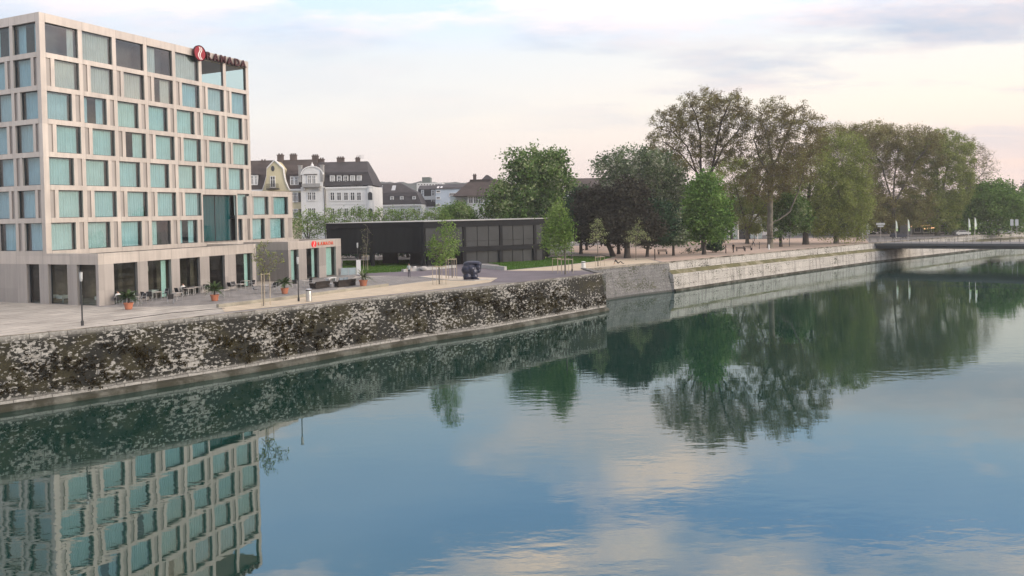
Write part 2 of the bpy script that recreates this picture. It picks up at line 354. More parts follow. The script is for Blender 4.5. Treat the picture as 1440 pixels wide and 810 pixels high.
# ------------------------------------------------------------------ quay walls
def wall_mat(name, stone, moss_amt, moss1, moss2, blk=(1.1, .42), streak=0., bright=.3, lowmoss=0., bc=(.72, 1.25, .35)):
    m, nt, b = nodes(name)
    gm = N(nt, 'ShaderNodeNewGeometry'); sp = N(nt, 'ShaderNodeSeparateXYZ'); L(nt, gm.outputs['Position'], sp.inputs[0])
    al = N(nt, 'ShaderNodeVectorMath', operation='DOT_PRODUCT'); L(nt, gm.outputs['Position'], al.inputs[0]); al.inputs[1].default_value = (.66, .75, 0)
    cb = N(nt, 'ShaderNodeCombineXYZ'); L(nt, al.outputs['Value'], cb.inputs[0]); L(nt, sp.outputs[2], cb.inputs[1])
    dn = N(nt, 'ShaderNodeTexNoise', Scale=1.4, Detail=3.); L(nt, cb.outputs[0], dn.inputs['Vector'])
    dv = N(nt, 'ShaderNodeVectorMath', operation='MULTIPLY_ADD'); L(nt, dn.outputs['Color'], dv.inputs[0]); dv.inputs[1].default_value = (.22, .16, 0); L(nt, cb.outputs[0], dv.inputs[2])
    bt = N(nt, 'ShaderNodeTexBrick'); L(nt, dv.outputs[0], bt.inputs['Vector'])
    bt.inputs['Scale'].default_value = 1; bt.inputs['Brick Width'].default_value = blk[0]; bt.inputs['Row Height'].default_value = blk[1]
    bt.inputs['Mortar Size'].default_value = .03; bt.inputs['Mortar Smooth'].default_value = .4; bt.inputs['Bias'].default_value = 0.
    bt.inputs['Color1'].default_value = (*[c*bc[0] for c in stone], 1); bt.inputs['Color2'].default_value = (*[min(1, c*bc[1]) for c in stone], 1); bt.inputs['Mortar'].default_value = (*[c*bc[2] for c in stone], 1)
    v = cb.outputs[0]
    c = mixc(nt, 1., bt.outputs[0], ramp(nt, noise(nt, v, 5, 5, .65), [(.3, .55), (.7, 1.15)]), 'MULTIPLY')
    c = mixc(nt, ramp(nt, noise(nt, v, 7., 3, .6), [(.60, 0.), (.68, bright)]), c, (.72, .71, .68))
    if streak:
        sm = N(nt, 'ShaderNodeMapping'); sm.inputs['Scale'].default_value = (1.6, .12, 1); L(nt, v, sm.inputs[0])
        c = mixc(nt, ramp(nt, noise(nt, sm.outputs[0], 1., 5, .6), [(.5, 0.), (.68, streak)]), c, tuple(k*.3 for k in stone))
    # moss: big drifts broken up by fine clumps
    if True:
        mp = N(nt, 'ShaderNodeMapping'); mp.inputs['Scale'].default_value = (1., 1.5, 1); L(nt, v, mp.inputs[0])
        big = noise(nt, mp.outputs[0], .28, 3, .55); fi = noise(nt, mp.outputs[0], 3.1, 5, .62)
        ad = N(nt, 'ShaderNodeMath', operation='MULTIPLY_ADD'); L(nt, big, ad.inputs[0]); ad.inputs[1].default_value = .55; L(nt, fi, ad.inputs[2])
        th = .89-moss_amt*.12
        mk = ramp(nt, ad.outputs[0], [(th-.012, 0.), (th+.014, 1.)])
        zr = ramp(nt, mth2(nt, sp.outputs[2]), [(.0, lowmoss), (.12, lowmoss), (.17, 1.), (.86, 1.), (.9, .55), (.96, 0.)])
        mk = mixc(nt, 1., mk, zr, 'MULTIPLY')
        mc = mixc(nt, ramp(nt, noise(nt, v, .55, 4), [(.47, 0.), (.58, 1.)]), moss1, moss2)
        mc = mixc(nt, 1., mc, ramp(nt, noise(nt, v, 9, 3), [(.3, .45), (.7, 1.3)]), 'MULTIPLY')
        c = mixc(nt, mk, c, mc)
    # wet dark band at the waterline
    wet = ramp(nt, mth2(nt, sp.outputs[2]), [(.0, .8), (.035, .8), (.06, 0.)])
    c = mixc(nt, wet, c, (.03, .035, .028))
    L(nt, c, b.inputs['Base Color']); b.inputs['Roughness'].default_value = .9
    bumpn(nt, bt.outputs['Fac'], .8, -.03, b)
    b2 = N(nt, 'ShaderNodeBump', Strength=.8, Distance=.05); L(nt, noise(nt, v, 6, 5, .7), b2.inputs['Height'])
    L(nt, b2.outputs[0], nt.nodes[[n.name for n in nt.nodes if n.type == 'BUMP'][0]].inputs['Normal'])
    return m
def mth2(nt, z):       # height above the water scaled to 0..1 over five metres
    n = N(nt, 'ShaderNodeMath', operation='MULTIPLY_ADD'); L(nt, z, n.inputs[0]); n.inputs[1].default_value = .2; n.inputs[2].default_value = .9
    return n.outputs[0]
MOSSY = wall_mat('mossy limestone blocks', (.37, .36, .33), 1.42, (.013, .013, .009), (.032, .028, .010), bright=.1, bc=(.8, 1.15, .4))
GREYW = wall_mat('grey weathered stone', (.20, .20, .195), .4, (.06, .065, .04), (.10, .10, .06), streak=.5, bright=.45, bc=(.85, 1.15, .7))
PALEW = wall_mat('pale limestone facing', (.54, .515, .47), .0, (.04, .045, .03), (.08, .09, .05), blk=(1.9, 1.15), streak=.9, bright=.25, bc=(.9, 1.08, .62))
COPE = mat('weathered coping stone', (.30, .275, .23), .95, .3, .9, 5, bump=.015, col2=(.055, .05, .036), v2=.53)
BERM = mat('mossy berm', (.13, .125, .06), 1., .35, .6, 7, bump=.02, col2=(.26, .24, .17), v2=.56)
FOOT = mat('footing stone', (.115, .115, .095), .9, .35, .9, 5, bump=.03, col2=(.035, .034, .022), v2=.47)
nr = resamp(NEAR, 4)
def near_wall():
    w = thing('quay_wall', 'tall near quay wall of pale stone blocks overgrown with dark brown moss', 'quay wall')
    mb = MB(); sweep(nr, [(0., .26), (.05, .26), (.09, .14), (.42, -4.1)], mb, [0, 0, 0]); mb.build('stone_face', MOSSY, w)
    mb = MB(); n = len(nr)
    sweep(nr, [(-.7, -.2), (-.7, .13), (-.5, .2), (.0, .27), (.07, .285), (.09, .24), (.06, .22)], mb, [0]*6); mb.build('coping', COPE, w)
    mb = MB(); sweep(nr, [(.38, -4.05), (.58, -4.12), (.78, -4.22), (.84, -4.36), (.86, -5.2)], mb, [0, 0, 0, 0]); mb.build('footing', FOOT, w)
    return w
wall_near = near_wall()
def mid_wall():
    w = thing('quay_wall', 'grey weathered stretch of quay wall between the mossy wall and the pale wall', 'quay wall')
    mm = resamp(MID, 3)
    e = nr[-1]; back = Vector((MID[0].x, MID[0].y, MID[0].z))
    mb = MB(); sweep(mm, [(0., -.1), (.05, -.1), (1.18, -5.2)], mb, [0, 0]); mb.build('stone_face', GREYW, w)
    mb = MB(); sweep(mm, [(-.6, -.2), (-.6, .1), (.1, .14), (.12, -.12)], mb, [0]*3); mb.build('coping', COPE, w)
    return w
mid_wall()
def side_return():
    a = nr[-1]; b = MID[0]; mb = MB()
    mb.box(-.3, .0, 0, 1, 0, 1)
    return
def pale_wall():
    PALE[0] = PALE[0]+(MID[1]-MID[2]).normalized()*.4
    w = thing('quay_wall', 'long pale limestone quay wall with a mossy ledge running to the bridge', 'quay wall')
    pp = resamp(PALE, 5)
    mb = MB(); sweep(pp, [(0., -.05), (.04, -.05), (.16, -1.2)], mb, [0, 0]); mb.build('upper_face', PALEW, w)
    pf = [(.01, -.1), (.13, -1.2), (.5, -1.37), (.93, -1.82), (1.1, -1.9), (1.23, -5.2), (.01, -5.2)]
    t0 = (pp[1]-pp[0]).normalized(); e = MB(); e.poly([(pp[0].x+t0.y*d, pp[0].y-t0.x*d, z if z < -4 else pp[0].z+z) for d, z in pf]); e.v = [(a-t0.x*.02, b-t0.y*.02, c) for a, b, c in e.v]; e.build('end_face', PALEW, w)
    mb = MB(); sweep(pp, [(.14, -1.17), (.5, -1.35), (.95, -1.8)], mb, [0, 0]); mb.build('mossy_ledge', BERM, w)
    mb = MB(); sweep(pp, [(.9, -1.74), (1.12, -1.76), (1.25, -4.2)], mb, [0, 0]); mb.build('lower_face', PALEW, w)
    mb = MB(); sweep(pp, [(1.2, -4.16), (1.5, -4.2), (1.55, -5.2)], mb, [0, 0]); mb.build('footing', FOOT, w)
    mb = MB(); sweep(pp, [(-.5, -.3), (-.5, .08), (.1, .12), (.11, -.06)], mb, [0]*3); mb.build('coping', COPE, w)
    return w
pale_wall()
# short return between the near wall and the set-back grey wall
a = nr[-1]; t_ = (nr[-1]-nr[-2]).normalized()
RW = MB(); e0 = Vector((a.x+t_.y*.4, a.y-t_.x*.4, 0)); e1 = Vector((MID[0].x-.4, MID[0].y+1.0, 0))
RW.add([(e0.x, e0.y, -5.2), (e1.x, e1.y, -5.2), (e1.x, e1.y, .02), (e0.x, e0.y, .02), (e0.x-.6, e0.y-.1, -5.2), (e1.x-.6, e1.y-.1, -5.2), (e1.x-.6, e1.y-.1, .02), (e0.x-.6, e0.y-.1, .02)],
       [(0, 1, 2, 3), (5, 4, 7, 6), (3, 2, 6, 7), (1, 5, 6, 2), (4, 0, 3, 7)])
RW.build('return_face', GREYW, wall_near)
# ------------------------------------------------------------------ hotel
def glass_mat(name, tint, ior=1.5, rough=.0, refl=(1, 1, 1)):
    m, nt, b = nodes(name); nt.nodes.remove(b); out = nt.nodes['Material Output']
    tr = N(nt, 'ShaderNodeBsdfTransparent'); tr.inputs[0].default_value = (*tint, 1)
    gl = N(nt, 'ShaderNodeBsdfGlossy'); gl.inputs['Roughness'].default_value = rough; gl.inputs['Color'].default_value = (*refl, 1)
    fr = N(nt, 'ShaderNodeFresnel', IOR=ior); gm = N(nt, 'ShaderNodeNewGeometry')
    io = N(nt, 'ShaderNodeMath', operation='MULTIPLY_ADD'); L(nt, gm.outputs['Backfacing'], io.inputs[0]); io.inputs[1].default_value = 1/ior-ior; io.inputs[2].default_value = ior; L(nt, io.outputs[0], fr.inputs['IOR'])   # thin pane: the same from both sides
    mx = N(nt, 'ShaderNodeMixShader'); L(nt, fr.outputs[0], mx.inputs[0]); L(nt, tr.outputs[0], mx.inputs[1]); L(nt, gl.outputs[0], mx.inputs[2])
    L(nt, mx.outputs[0], out.inputs[0]); return m
def clad(name, col, rough, metal, bx, bz, amp):
    m, nt, b = nodes(name); tcn = N(nt, 'ShaderNodeTexCoord'); sp = N(nt, 'ShaderNodeSeparateXYZ'); L(nt, tcn.outputs['Object'], sp.inputs[0])
    def fl(sock, sub, dv):
        k = N(nt, 'ShaderNodeMath', operation='SUBTRACT'); L(nt, sock, k.inputs[0]); k.inputs[1].default_value = sub
        d = N(nt, 'ShaderNodeMath', operation='DIVIDE'); L(nt, k.outputs[0], d.inputs[0]); d.inputs[1].default_value = dv
        f = N(nt, 'ShaderNodeMath', operation='FLOOR'); L(nt, d.outputs[0], f.inputs[0]); return f.outputs[0]
    c = N(nt, 'ShaderNodeCombineXYZ'); L(nt, fl(sp.outputs[0], .56, bx), c.inputs[0]); L(nt, fl(sp.outputs[1], .56, bx), c.inputs[1]); L(nt, fl(sp.outputs[2], 4.55, bz), c.inputs[2])
    wn = N(nt, 'ShaderNodeTexWhiteNoise'); L(nt, c.outputs[0], wn.inputs['Vector'])
    t = ramp(nt, wn.outputs['Value'], [(0., 1-amp), (1., 1+amp*.4)])
    for so in (0, 1):
        k = N(nt, 'ShaderNodeMath', operation='SUBTRACT'); L(nt, sp.outputs[so], k.inputs[0]); k.inputs[1].default_value = .56
        d = N(nt, 'ShaderNodeMath', operation='DIVIDE'); L(nt, k.outputs[0], d.inputs[0]); d.inputs[1].default_value = bx
        f = N(nt, 'ShaderNodeMath', operation='FRACT'); L(nt, d.outputs[0], f.inputs[0])
        t = mixc(nt, 1., t, ramp(nt, f.outputs[0], [(0., .62), (.009, .62), (.012, 1.)]), 'MULTIPLY')
    v = pos(nt, (2.2, 2.2, .12)); st = ramp(nt, noise(nt, v, 1.2, 5, .6), [(.35, .88), (.7, 1.05)])
    k = mixc(nt, 1., mixc(nt, 1., t, st, 'MULTIPLY'), tuple(col), 'MULTIPLY'); L(nt, k, b.inputs['Base Color'])
    L(nt, ramp(nt, noise(nt, pos(nt), .7, 4), [(.3, rough-.1), (.7, rough+.12)]), b.inputs['Roughness']); b.inputs['Metallic'].default_value = metal; return m
FAC = clad('champagne metal cladding', (.565, .515, .465), .40, .5, 3.81, 3.125, .10)
def ribbed():
    m, nt, b = nodes('ribbed taupe panel')
    v = pos(nt, (1, 1, 1)); c = ramp(nt, noise(nt, v, .6, 4), [(.3, (.30, .265, .25)), (.7, (.37, .33, .305))])
    L(nt, c, b.inputs['Base Color']); b.inputs['Roughness'].default_value = .55; b.inputs['Metallic'].default_value = .2
    return m
PAN = clad('ribbed taupe panel', (.40, .37, .345), .45, .4, 1.9, 3.125, .14)
FRM = flat('dark window frame', (.035, .045, .05), .4)
GLS = [glass_mat('teal window glass', (.60, .79, .81), 2.0), glass_mat('blue window glass', (.56, .74, .80), 2.2), glass_mat('smoky window glass', (.70, .76, .76), 2.5, refl=(1, .95, .9)), glass_mat('pale blue side glass', (.66, .84, .90), 1.7)]
GLC = glass_mat('corner lounge glass', (.80, .86, .84), 1.6)
GLD = glass_mat('dark restaurant glass', (.70, .77, .74), 1.5)
CUR = [mat('pale curtain', (.60, .66, .65), .9, .08, .8, 6), mat('white sheer curtain', (.68, .68, .64), .9, .08, .8, 6)]
TEALC = mat('teal sheer curtain', (.56, .79, .77), .9, .08, .8, 6)
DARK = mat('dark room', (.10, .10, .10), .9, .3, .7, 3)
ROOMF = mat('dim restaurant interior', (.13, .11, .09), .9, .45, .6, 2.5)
ROOFM = mat('gravel roof', (.30, .29, .27), .95, .15, .5, 6)
LFLOOR = 27.25
hotel = thing('hotel', 'tall metal clad hotel with a staggered grid of teal windows above a low restaurant', 'hotel', C0, HRZ)
wallb = MB(); panb = MB()
ZK = [4.55+3.125*k for k in range(7)]        # lower edges of the seven window rows' bands
ZT = 27.45
# generic facade: face 'f' (river) along +x at y=0 facing -y; face 's' (side) along +y at x=0 facing -x
def fbox(mb, face, a0, a1, d0, d1, z0, z1, off=0., m=0):
    if face == 'f': mb.box(a0, a1, off+d0, off+d1, z0, z1, m)
    else: mb.box(off+d0, off+d1, a0, a1, z0, z1, m)
rnd = random.Random(11)
def curtain(face, a0, a1, d, z0, z1, name, m, par, off=0., amp=.03, wl=.26):
    mb = MB(); n = max(6, int((a1-a0)/wl*6)); ph = rnd.random()*6
    top = []; bot = []
    for i in range(n+1):
        a = a0+(a1-a0)*i/n; dd = d+amp*math.sin(2*math.pi*(a-a0)/wl+ph)+amp*.5*math.sin(2*math.pi*(a-a0)/(wl*2.7)+ph)
        p = (a, off+dd) if face == 'f' else (off+dd, a)
        top.append((*p, z1)); bot.append((*p, z0))
    mb.add(top+bot, [(i, i+1, n+2+i, n+1+i) for i in range(n)])
    return mb.build(name, m, par)
def window(face, a0, a1, z0, z1, glass, parent, off=0., kind='closed', cm=None, cur=True, dep=.2):
    f = MB(); w = .05
    fbox(f, face, a0, a1, dep, dep+.1, z1-w, z1, off); fbox(f, face, a0, a1, dep, dep+.1, z0, z0+w, off)
    fbox(f, face, a0, a0+w, dep, dep+.1, z0+w, z1-w, off); fbox(f, face, a1-w, a1, dep, dep+.1, z0+w, z1-w, off)
    o = f.build('window', FRM, parent)
    p = MB(); d = dep+.05+off; q = [(a0+w, d, z0+w), (a1-w, d, z0+w), (a1-w, d, z1-w), (a0+w, d, z1-w)]
    if face == 's': q = [(y, x, z) for x, y, z in q][::-1]
    p.poly(q); e1, e2 = rnd.uniform(-.018, .018), rnd.uniform(-.024, .024)
    k = 1 if face == 'f' else 0; vv = []
    for n_, w_ in enumerate(p.v):
        w_ = list(w_); w_[k] += (e1 if (w_[1-k] > (a0+a1)/2) else -e1)+(e2 if w_[2] > (z0+z1)/2 else -e2); vv.append(tuple(w_))
    p.v = vv; p.build('pane', glass, o)
    if cur:
        c = cm or rnd.choice(CUR[:1]*3+CUR[1:])
        wd = a1-a0
        spans = {'closed': [(0, 1)], 'left': [(0, .45)], 'right': [(.5, 1)], 'sides': [(0, .3), (.68, 1)], 'open': [(.78, 1)], 'none': []}[kind]
        for s0, s1 in spans: curtain(face, a0+.04+(wd-.08)*s0, a0+.04+(wd-.08)*s1, dep+.42, z0, z1, 'curtain', c, o, off)
    return o
def bays(face, n, rows, length, start, wrow, glassf, skip=None, extra=0):
    BW = 3.81
    for k in range(rows):
        z0 = ZK[k]; zb = z0+.47; z1 = ZK[k+1] if k < 6 else 26.62
        if face == 'f' and k == 1: fbox(wallb, face, 0, 19., 0, .3, z0, zb); fbox(wallb, face, 24.75, length, 0, .3, z0, zb)
        else: fbox(wallb, face, .3 if face == 's' else 0, length, 0, .3, z0, zb)         # band
        top = k == 6; A = (k % 2 == 1)
        segs = []
        segs.append((0 if face == 'f' else .3, start, 'post'))
        for i in range(n):
            b = start+i*BW
            if top: segs += [(b, b+3.36, 'win'), (b+3.36, b+BW, 'post')]
            elif A: segs += [(b, b+.46, 'panel'), (b+.46, b+.84, 'post'), (b+.84, b+3.38, 'win'), (b+3.38, b+BW, 'post')]
            else: segs += [(b, b+2.52, 'win'), (b+2.52, b+2.9, 'post'), (b+2.9, b+3.4, 'panel'), (b+3.4, b+BW, 'post')]
        for a0, a1, t in segs:
            a1 = min(a1, length)
            if a1-a0 < .02: continue
            if skip and skip(k, (a0+a1)/2): continue
            if skip and k < 2:
                if a0 < 24.75 < a1: a0 = 24.752
                if a0 < 19. < a1: a1 = 18.998
            if t == 'post': fbox(wallb, face, a0, a1, 0.015, .3, zb, z1)
            elif t == 'panel': q_ = MB(); fbox(q_, face, a0, a1, .14, .3, zb, z1); q_.build('ribbed_panel', PAN, hotel)
            else:
                g_, kind = glassf(k, a0)
                if face == 'f' and k == 6 and a0 > 19: g_ = GLC
                window(face, a0, a1, zb, z1, g_, hotel, 0., kind)
def gf_front(k, a):
    r = rnd.random(); i = int((a-.3)/3.81)
    if k == 6: return GLS[2], ['open', 'closed', 'none', 'left', 'closed', 'none', 'none'][i]
    if k == 5: return (GLS[2] if i < 4 else GLS[1]), ('closed' if i != 3 else 'right')
    if k == 4: return GLS[1] if i < 2 else GLS[0], 'sides' if i == 1 else 'closed'
    if k == 3: return GLS[0], 'right' if i == 2 else 'closed'
    if k == 0: return GLS[0], 'sides' if i == 4 else ('left' if i == 3 else 'closed')
    return GLS[0], 'closed'
SK = lambda k, a: k < 2 and 19.0 < a < 24.75
bays('f', 7, 7, LFLOOR, .56, None, gf_front, SK)
bays('s', 3, 7, 11.99, .56, None, lambda k, a: (GLS[3], 'sides' if k == 6 else 'closed'))
# rest of the side facade, roof parapets, gable end and back
wallb.box(0, .3, 11.99, 22, 4.55, 26.62)
wallb.box(0, LFLOOR, 0, .3, 26.62, ZT); wallb.box(0, .3, .3, 22, 26.62, ZT)
wallb.box(LFLOOR-.3, LFLOOR-.002, .3, 22, 11.1, 23.85); wallb.box(LFLOOR-.3, LFLOOR-.002, .3, 22, 26.62, ZT); wallb.box(LFLOOR-.3, LFLOOR-.002, .3, .6, 23.85, 26.62); wallb.box(LFLOOR-.3, LFLOOR-.002, 8, 22, 23.85, 26.62); wallb.box(.3, LFLOOR-.3, 21.7, 22, 0, ZT)
# joints in the parapet as real slots
wallb.build('facade_grid', FAC, hotel)
mb = MB(); mb.box(.3, LFLOOR-.3, .3, 21.7, 26.9, 27.0); mb.build('roof', ROOFM, hotel)
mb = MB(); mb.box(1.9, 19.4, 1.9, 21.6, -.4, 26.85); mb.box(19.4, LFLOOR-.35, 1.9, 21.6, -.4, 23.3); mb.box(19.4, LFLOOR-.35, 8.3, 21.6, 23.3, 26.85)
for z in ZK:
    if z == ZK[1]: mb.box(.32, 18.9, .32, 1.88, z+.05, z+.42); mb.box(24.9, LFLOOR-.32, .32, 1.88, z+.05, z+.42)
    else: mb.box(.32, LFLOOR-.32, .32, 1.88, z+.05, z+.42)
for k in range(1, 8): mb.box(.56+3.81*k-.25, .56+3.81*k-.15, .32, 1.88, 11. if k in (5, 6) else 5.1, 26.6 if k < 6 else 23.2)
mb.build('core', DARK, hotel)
MB().quad((LFLOOR-.15, .6, 23.85), (LFLOOR-.15, 8, 23.85), (LFLOOR-.15, 8, 26.62), (LFLOOR-.15, .6, 26.62)).build('end_window', glass_mat('clear corner glass', (.80, .92, .92), 1.45), hotel)
MB().box(19.45, LFLOOR-.35, .35, 8.2, 26.5, 26.6).build('lounge_ceiling', mat('warm lounge ceiling', (.55, .42, .33), .9, .05, .5, 4), hotel)
# large double-height dark loggia
lo2 = MB()
wallb2 = MB(); wallb2.box(19.0, 19.22, 0, .3, 5.02, 10.8); wallb2.box(24.55, 24.75, 0, .3, 5.02, 10.8); wallb2.box(19.22, 24.55, .0, .3, 10.62, 10.8); wallb2.box(19.22, 24.55, 0, .5, 4.9, 5.03)
wallb2.build('loggia_frame', FAC, hotel)
LOGG = glass_mat('deep teal loggia glass', (.30, .52, .54), 1.7)
f = MB()
for x in (19.22, 21.9, 24.49): f.box(x, x+.06, .9, .98, 5.03, 10.62)
f.box(19.28, 24.49, .9, .98, 10.56, 10.62); f.box(19.28, 24.49, .9, .98, 5.03, 5.1)
o = f.build('window', FRM, hotel)
MB().quad((19.25, .94, 5.06), (24.52, .94, 5.06), (24.52, .94, 10.6), (19.25, .94, 10.6)).build('pane', LOGG, o)
curtain('f', 19.3, 24.46, 1.02, 5.1, 10.5, 'curtain', mat('deep teal blind', (.10, .24, .25), .9, .1, .8, 6), o, 0, .03, .5)
# low side block
sb = MB(); sp_ = MB(); XE = 34.95
for z0, z1 in ((4.55, 5.02), (7.68, 8.15)): sb.box(LFLOOR, XE, 0, .3, z0, z1)
sb.box(LFLOOR, XE, 0, .3, 10.5, 11.2); sb.box(XE-.3, XE, .3, 12, 4.6, 11.2); sb.box(LFLOOR, XE-.3, 11.7, 12, 0, 11.2)
def brow(z0, z1, segs):
    for a0, a1, t in segs:
        if t == 'w': window('f', a0, a1, z0, z1, GLS[0], hotel)
        elif t == 'p': q_ = MB(); q_.box(a0, a1, .14, .3, z0, z1); q_.build('ribbed_panel', PAN, hotel)
        else: sb.box(a0, a1, .015, .3, z0, z1)
def px2x(px): 
    d = ray(px, 310); n = (HT.y, -HT.x); t = (C0.x*n[0]+C0.y*n[1])/(d.x*n[0]+d.y*n[1]); return (d.x*t-C0.x)*HT.x+(d.y*t-C0.y)*HT.y
a = [px2x(q) for q in (335.5, 348, 352, 358.5, 378.5, 382, 386.5, 406)]
brow(8.15, 10.5, [(LFLOOR, a[1], 'w'), (a[1], a[2], 's'), (a[2], a[3], 'p'), (a[3], a[4], 'w'), (a[4], a[5], 's'), (a[5], a[6], 'p'), (a[6], a[7], 'w'), (a[7], XE, 's')])
a = [px2x(q) for q in (334, 341, 346, 351.5, 372.5, 377, 381, 400, 405)]
brow(5.02, 7.68, [(LFLOOR, a[1], 'w'), (a[1], a[2], 's'), (a[2], a[3], 'p'), (a[3], a[4], 'w'), (a[4], a[5], 's'), (a[5], a[6], 'p'), (a[6], a[7], 'w'), (a[7], a[8], 's'), (a[8], XE, 'p')])
sb.build('side_block_grid', FAC, hotel)
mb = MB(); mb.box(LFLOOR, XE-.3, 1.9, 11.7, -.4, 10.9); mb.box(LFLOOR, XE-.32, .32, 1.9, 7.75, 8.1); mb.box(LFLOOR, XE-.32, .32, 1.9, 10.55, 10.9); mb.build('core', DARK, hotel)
MB().box(LFLOOR, XE-.3, .3, 11.7, 10.905, 11.0).build('roof', ROOFM, hotel)
# restaurant podium: river front at y=-6.95
PY = -6.95; ZP = 4.78; ZL = 3.78
def pedx(px):
    d = ray(px, 380); n = (HT.y, -HT.x); p = C0+HI*PY; t = (p.x*n[0]+p.y*n[1])/(d.x*n[0]+d.y*n[1]); return (d.x*t-C0.x)*HT.x+(d.y*t-C0.y)*HT.y
def pedy(px):
    d = ray(px, 400); n = (HT.x, HT.y); t = (C0.x*n[0]+C0.y*n[1])/(d.x*n[0]+d.y*n[1]); return (d.x*t-C0.x)*HI.x+(d.y*t-C0.y)*HI.y
pw = MB(); X1 = pedx(360.3); X2 = pedx(406); X3 = pedx(480.3)
FA = MB()
FA.box(0, X1, PY, PY+.4, ZL, ZP); FA.box(0, .4, PY+.4, 0, ZL, ZP); FA.box(0, .4, 0, 22, ZL, 4.55); FA.box(X1-.4, X1, PY+.4, -.02, ZL, ZP)
FA.box(X2, X3, PY, PY+.4, ZL, ZP); FA.box(X2, X2+.4, PY+.4, -.02, ZL, ZP); FA.box(X3-.4, X3, PY+.4, -.02, ZL, ZP); FA.box(X2+.4, X3-.4, -.42, -.02, ZL, ZP)
FA.build('podium_fascia', FAC, hotel)
def pillars(face, segs, off):
    for a0, a1, t in segs:
        if t == 'p':
            q_ = MB(); fbox(q_, face, a0, a1, 0, .4, -.4, ZL, off); q_.build('podium_pillar', PAN, hotel)
        else:
            window(face, a0, a1, .02, ZL, t[0], hotel, off, t[1], TEALC, True, .3)
e = [pedx(q) for q in (140, 160, 193.5, 208, 241, 253, 281.5, 294.8, 316.5, 332, 355, 360.3)]; e[0] = 0; e[-1] = X1
seg = []
kinds = ['none', 'open', 'none', 'none', 'open']
for i in range(0, 11, 2):
    seg.append((e[i], e[i+1], 'p'))
    if i < 10: seg.append((e[i+1], e[i+2], (GLD, kinds[i//2])))
pillars('f', seg, PY)
e = [pedx(q) for q in (406, 409.5, 420.5, 431.5, 449, 459, 473, 480.3)]; e[0] = X2; e[-1] = X3
pillars('f', [(e[0], e[1], 'p'), (e[1], e[2], (GLD, 'closed')), (e[2], e[3], 'p'), (e[3], e[4], (GLD, 'open')), (e[4], e[5], 'p'), (e[5], e[6], (GLD, 'closed')), (e[6], e[7], 'p')], PY)
y_ = [pedy(q) for q in (135.6, 108.5, 95, 68, 55.6, 38)]
pillars('s', [(PY+.4, y_[0], 'p'), (y_[0], y_[1], (GLD, 'none')), (y_[1], y_[2], 'p'), (y_[2], y_[3], (GLD, 'none')), (y_[3], y_[4], 'p'), (y_[4], y_[5], (GLD, 'none')), (y_[5], 22, 'p')], 0)
for a_ in ((X1-.4, X1, PY+.4, -2.4), (X2, X2+.4, PY+.4, -2.4), (X3-.4, X3, PY+.4, -.02)): q_ = MB(); q_.box(*a_, -.4, ZL); q_.build('podium_side_wall', PAN, hotel)
# entrance recess with glazed doors
rb = MB(); rb.box(X1, X2, -2.4, -2.1, 3.2, 4.55); rb.box(X1, X1+.9, -2.4, -2.1, -.3, 3.2); rb.box(X2-.5, X2, -2.4, -2.1, -.3, 3.2); rb.box(X1, X2, -2.1, -.02, 4.4, 4.52); rb.build('entrance_wall', mat('shaded slate cladding', (.20, .205, .20), .6, .1, .5, 4), hotel)
f = MB(); xs = [X1+.9+(X2-.5-X1-.9)*k/4 for k in range(5)]
for x in xs: f.box(x-.04, x+.04, -2.34, -2.24, 0, 3.2)
f.box(xs[0], xs[-1], -2.33, -2.25, 2.4, 2.5); f.box(xs[0], xs[-1], -2.33, -2.25, 3.12, 3.2)
o = f.build('entrance_door', flat('grey door frame', (.22, .23, .23), .5), hotel)
MB().quad((xs[0], -2.29, 0), (xs[-1], -2.29, 0), (xs[-1], -2.29, 3.2), (xs[0], -2.29, 3.2)).build('pane', GLD, o)
mb = MB(); mb.box(.4, X1-.4, PY+.4, .0, 4.3, 4.5); mb.box(X2+.4, X3-.4, PY+.4, -.42, 4.3, 4.5); mb.build('podium_roof', ROOFM, hotel)
# inside the restaurant: floor, back wall, counters, hanging lamps
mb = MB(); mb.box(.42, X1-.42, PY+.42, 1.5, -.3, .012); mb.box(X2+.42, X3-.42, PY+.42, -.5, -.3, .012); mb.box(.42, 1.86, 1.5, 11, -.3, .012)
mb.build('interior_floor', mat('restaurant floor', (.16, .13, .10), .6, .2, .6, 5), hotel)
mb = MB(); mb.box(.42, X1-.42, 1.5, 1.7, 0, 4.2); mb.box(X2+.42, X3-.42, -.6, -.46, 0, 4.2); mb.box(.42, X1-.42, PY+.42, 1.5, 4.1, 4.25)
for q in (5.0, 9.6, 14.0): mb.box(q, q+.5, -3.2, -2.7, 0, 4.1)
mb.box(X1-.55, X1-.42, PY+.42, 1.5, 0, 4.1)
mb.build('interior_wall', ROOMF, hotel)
LAMPW = flat('paper lamp shade', (.75, .72, .64), .8); WHT = flat('white table linen', (.70, .70, .68), .8)
for lx, ly, lz in ((1.9, -5.2, 2.5), (2.9, -4.6, 2.3), (6.0, -5.2, 2.75), (7.0, -4.8, 2.6), (10.1, -5.4, 2.6), (13.7, -5.4, 2.5), (17.6, -4.8, 2.5)):
    m_ = MB(); m_.lathe([(.15, 0), (.17, .05), (.17, .5), (.14, .55)], (lx, ly, lz), 12); m_.tube((lx, ly, lz+.55), (lx, ly, 4.1), .012, n=5); m_.build('pendant_lamp', LAMPW, hotel)
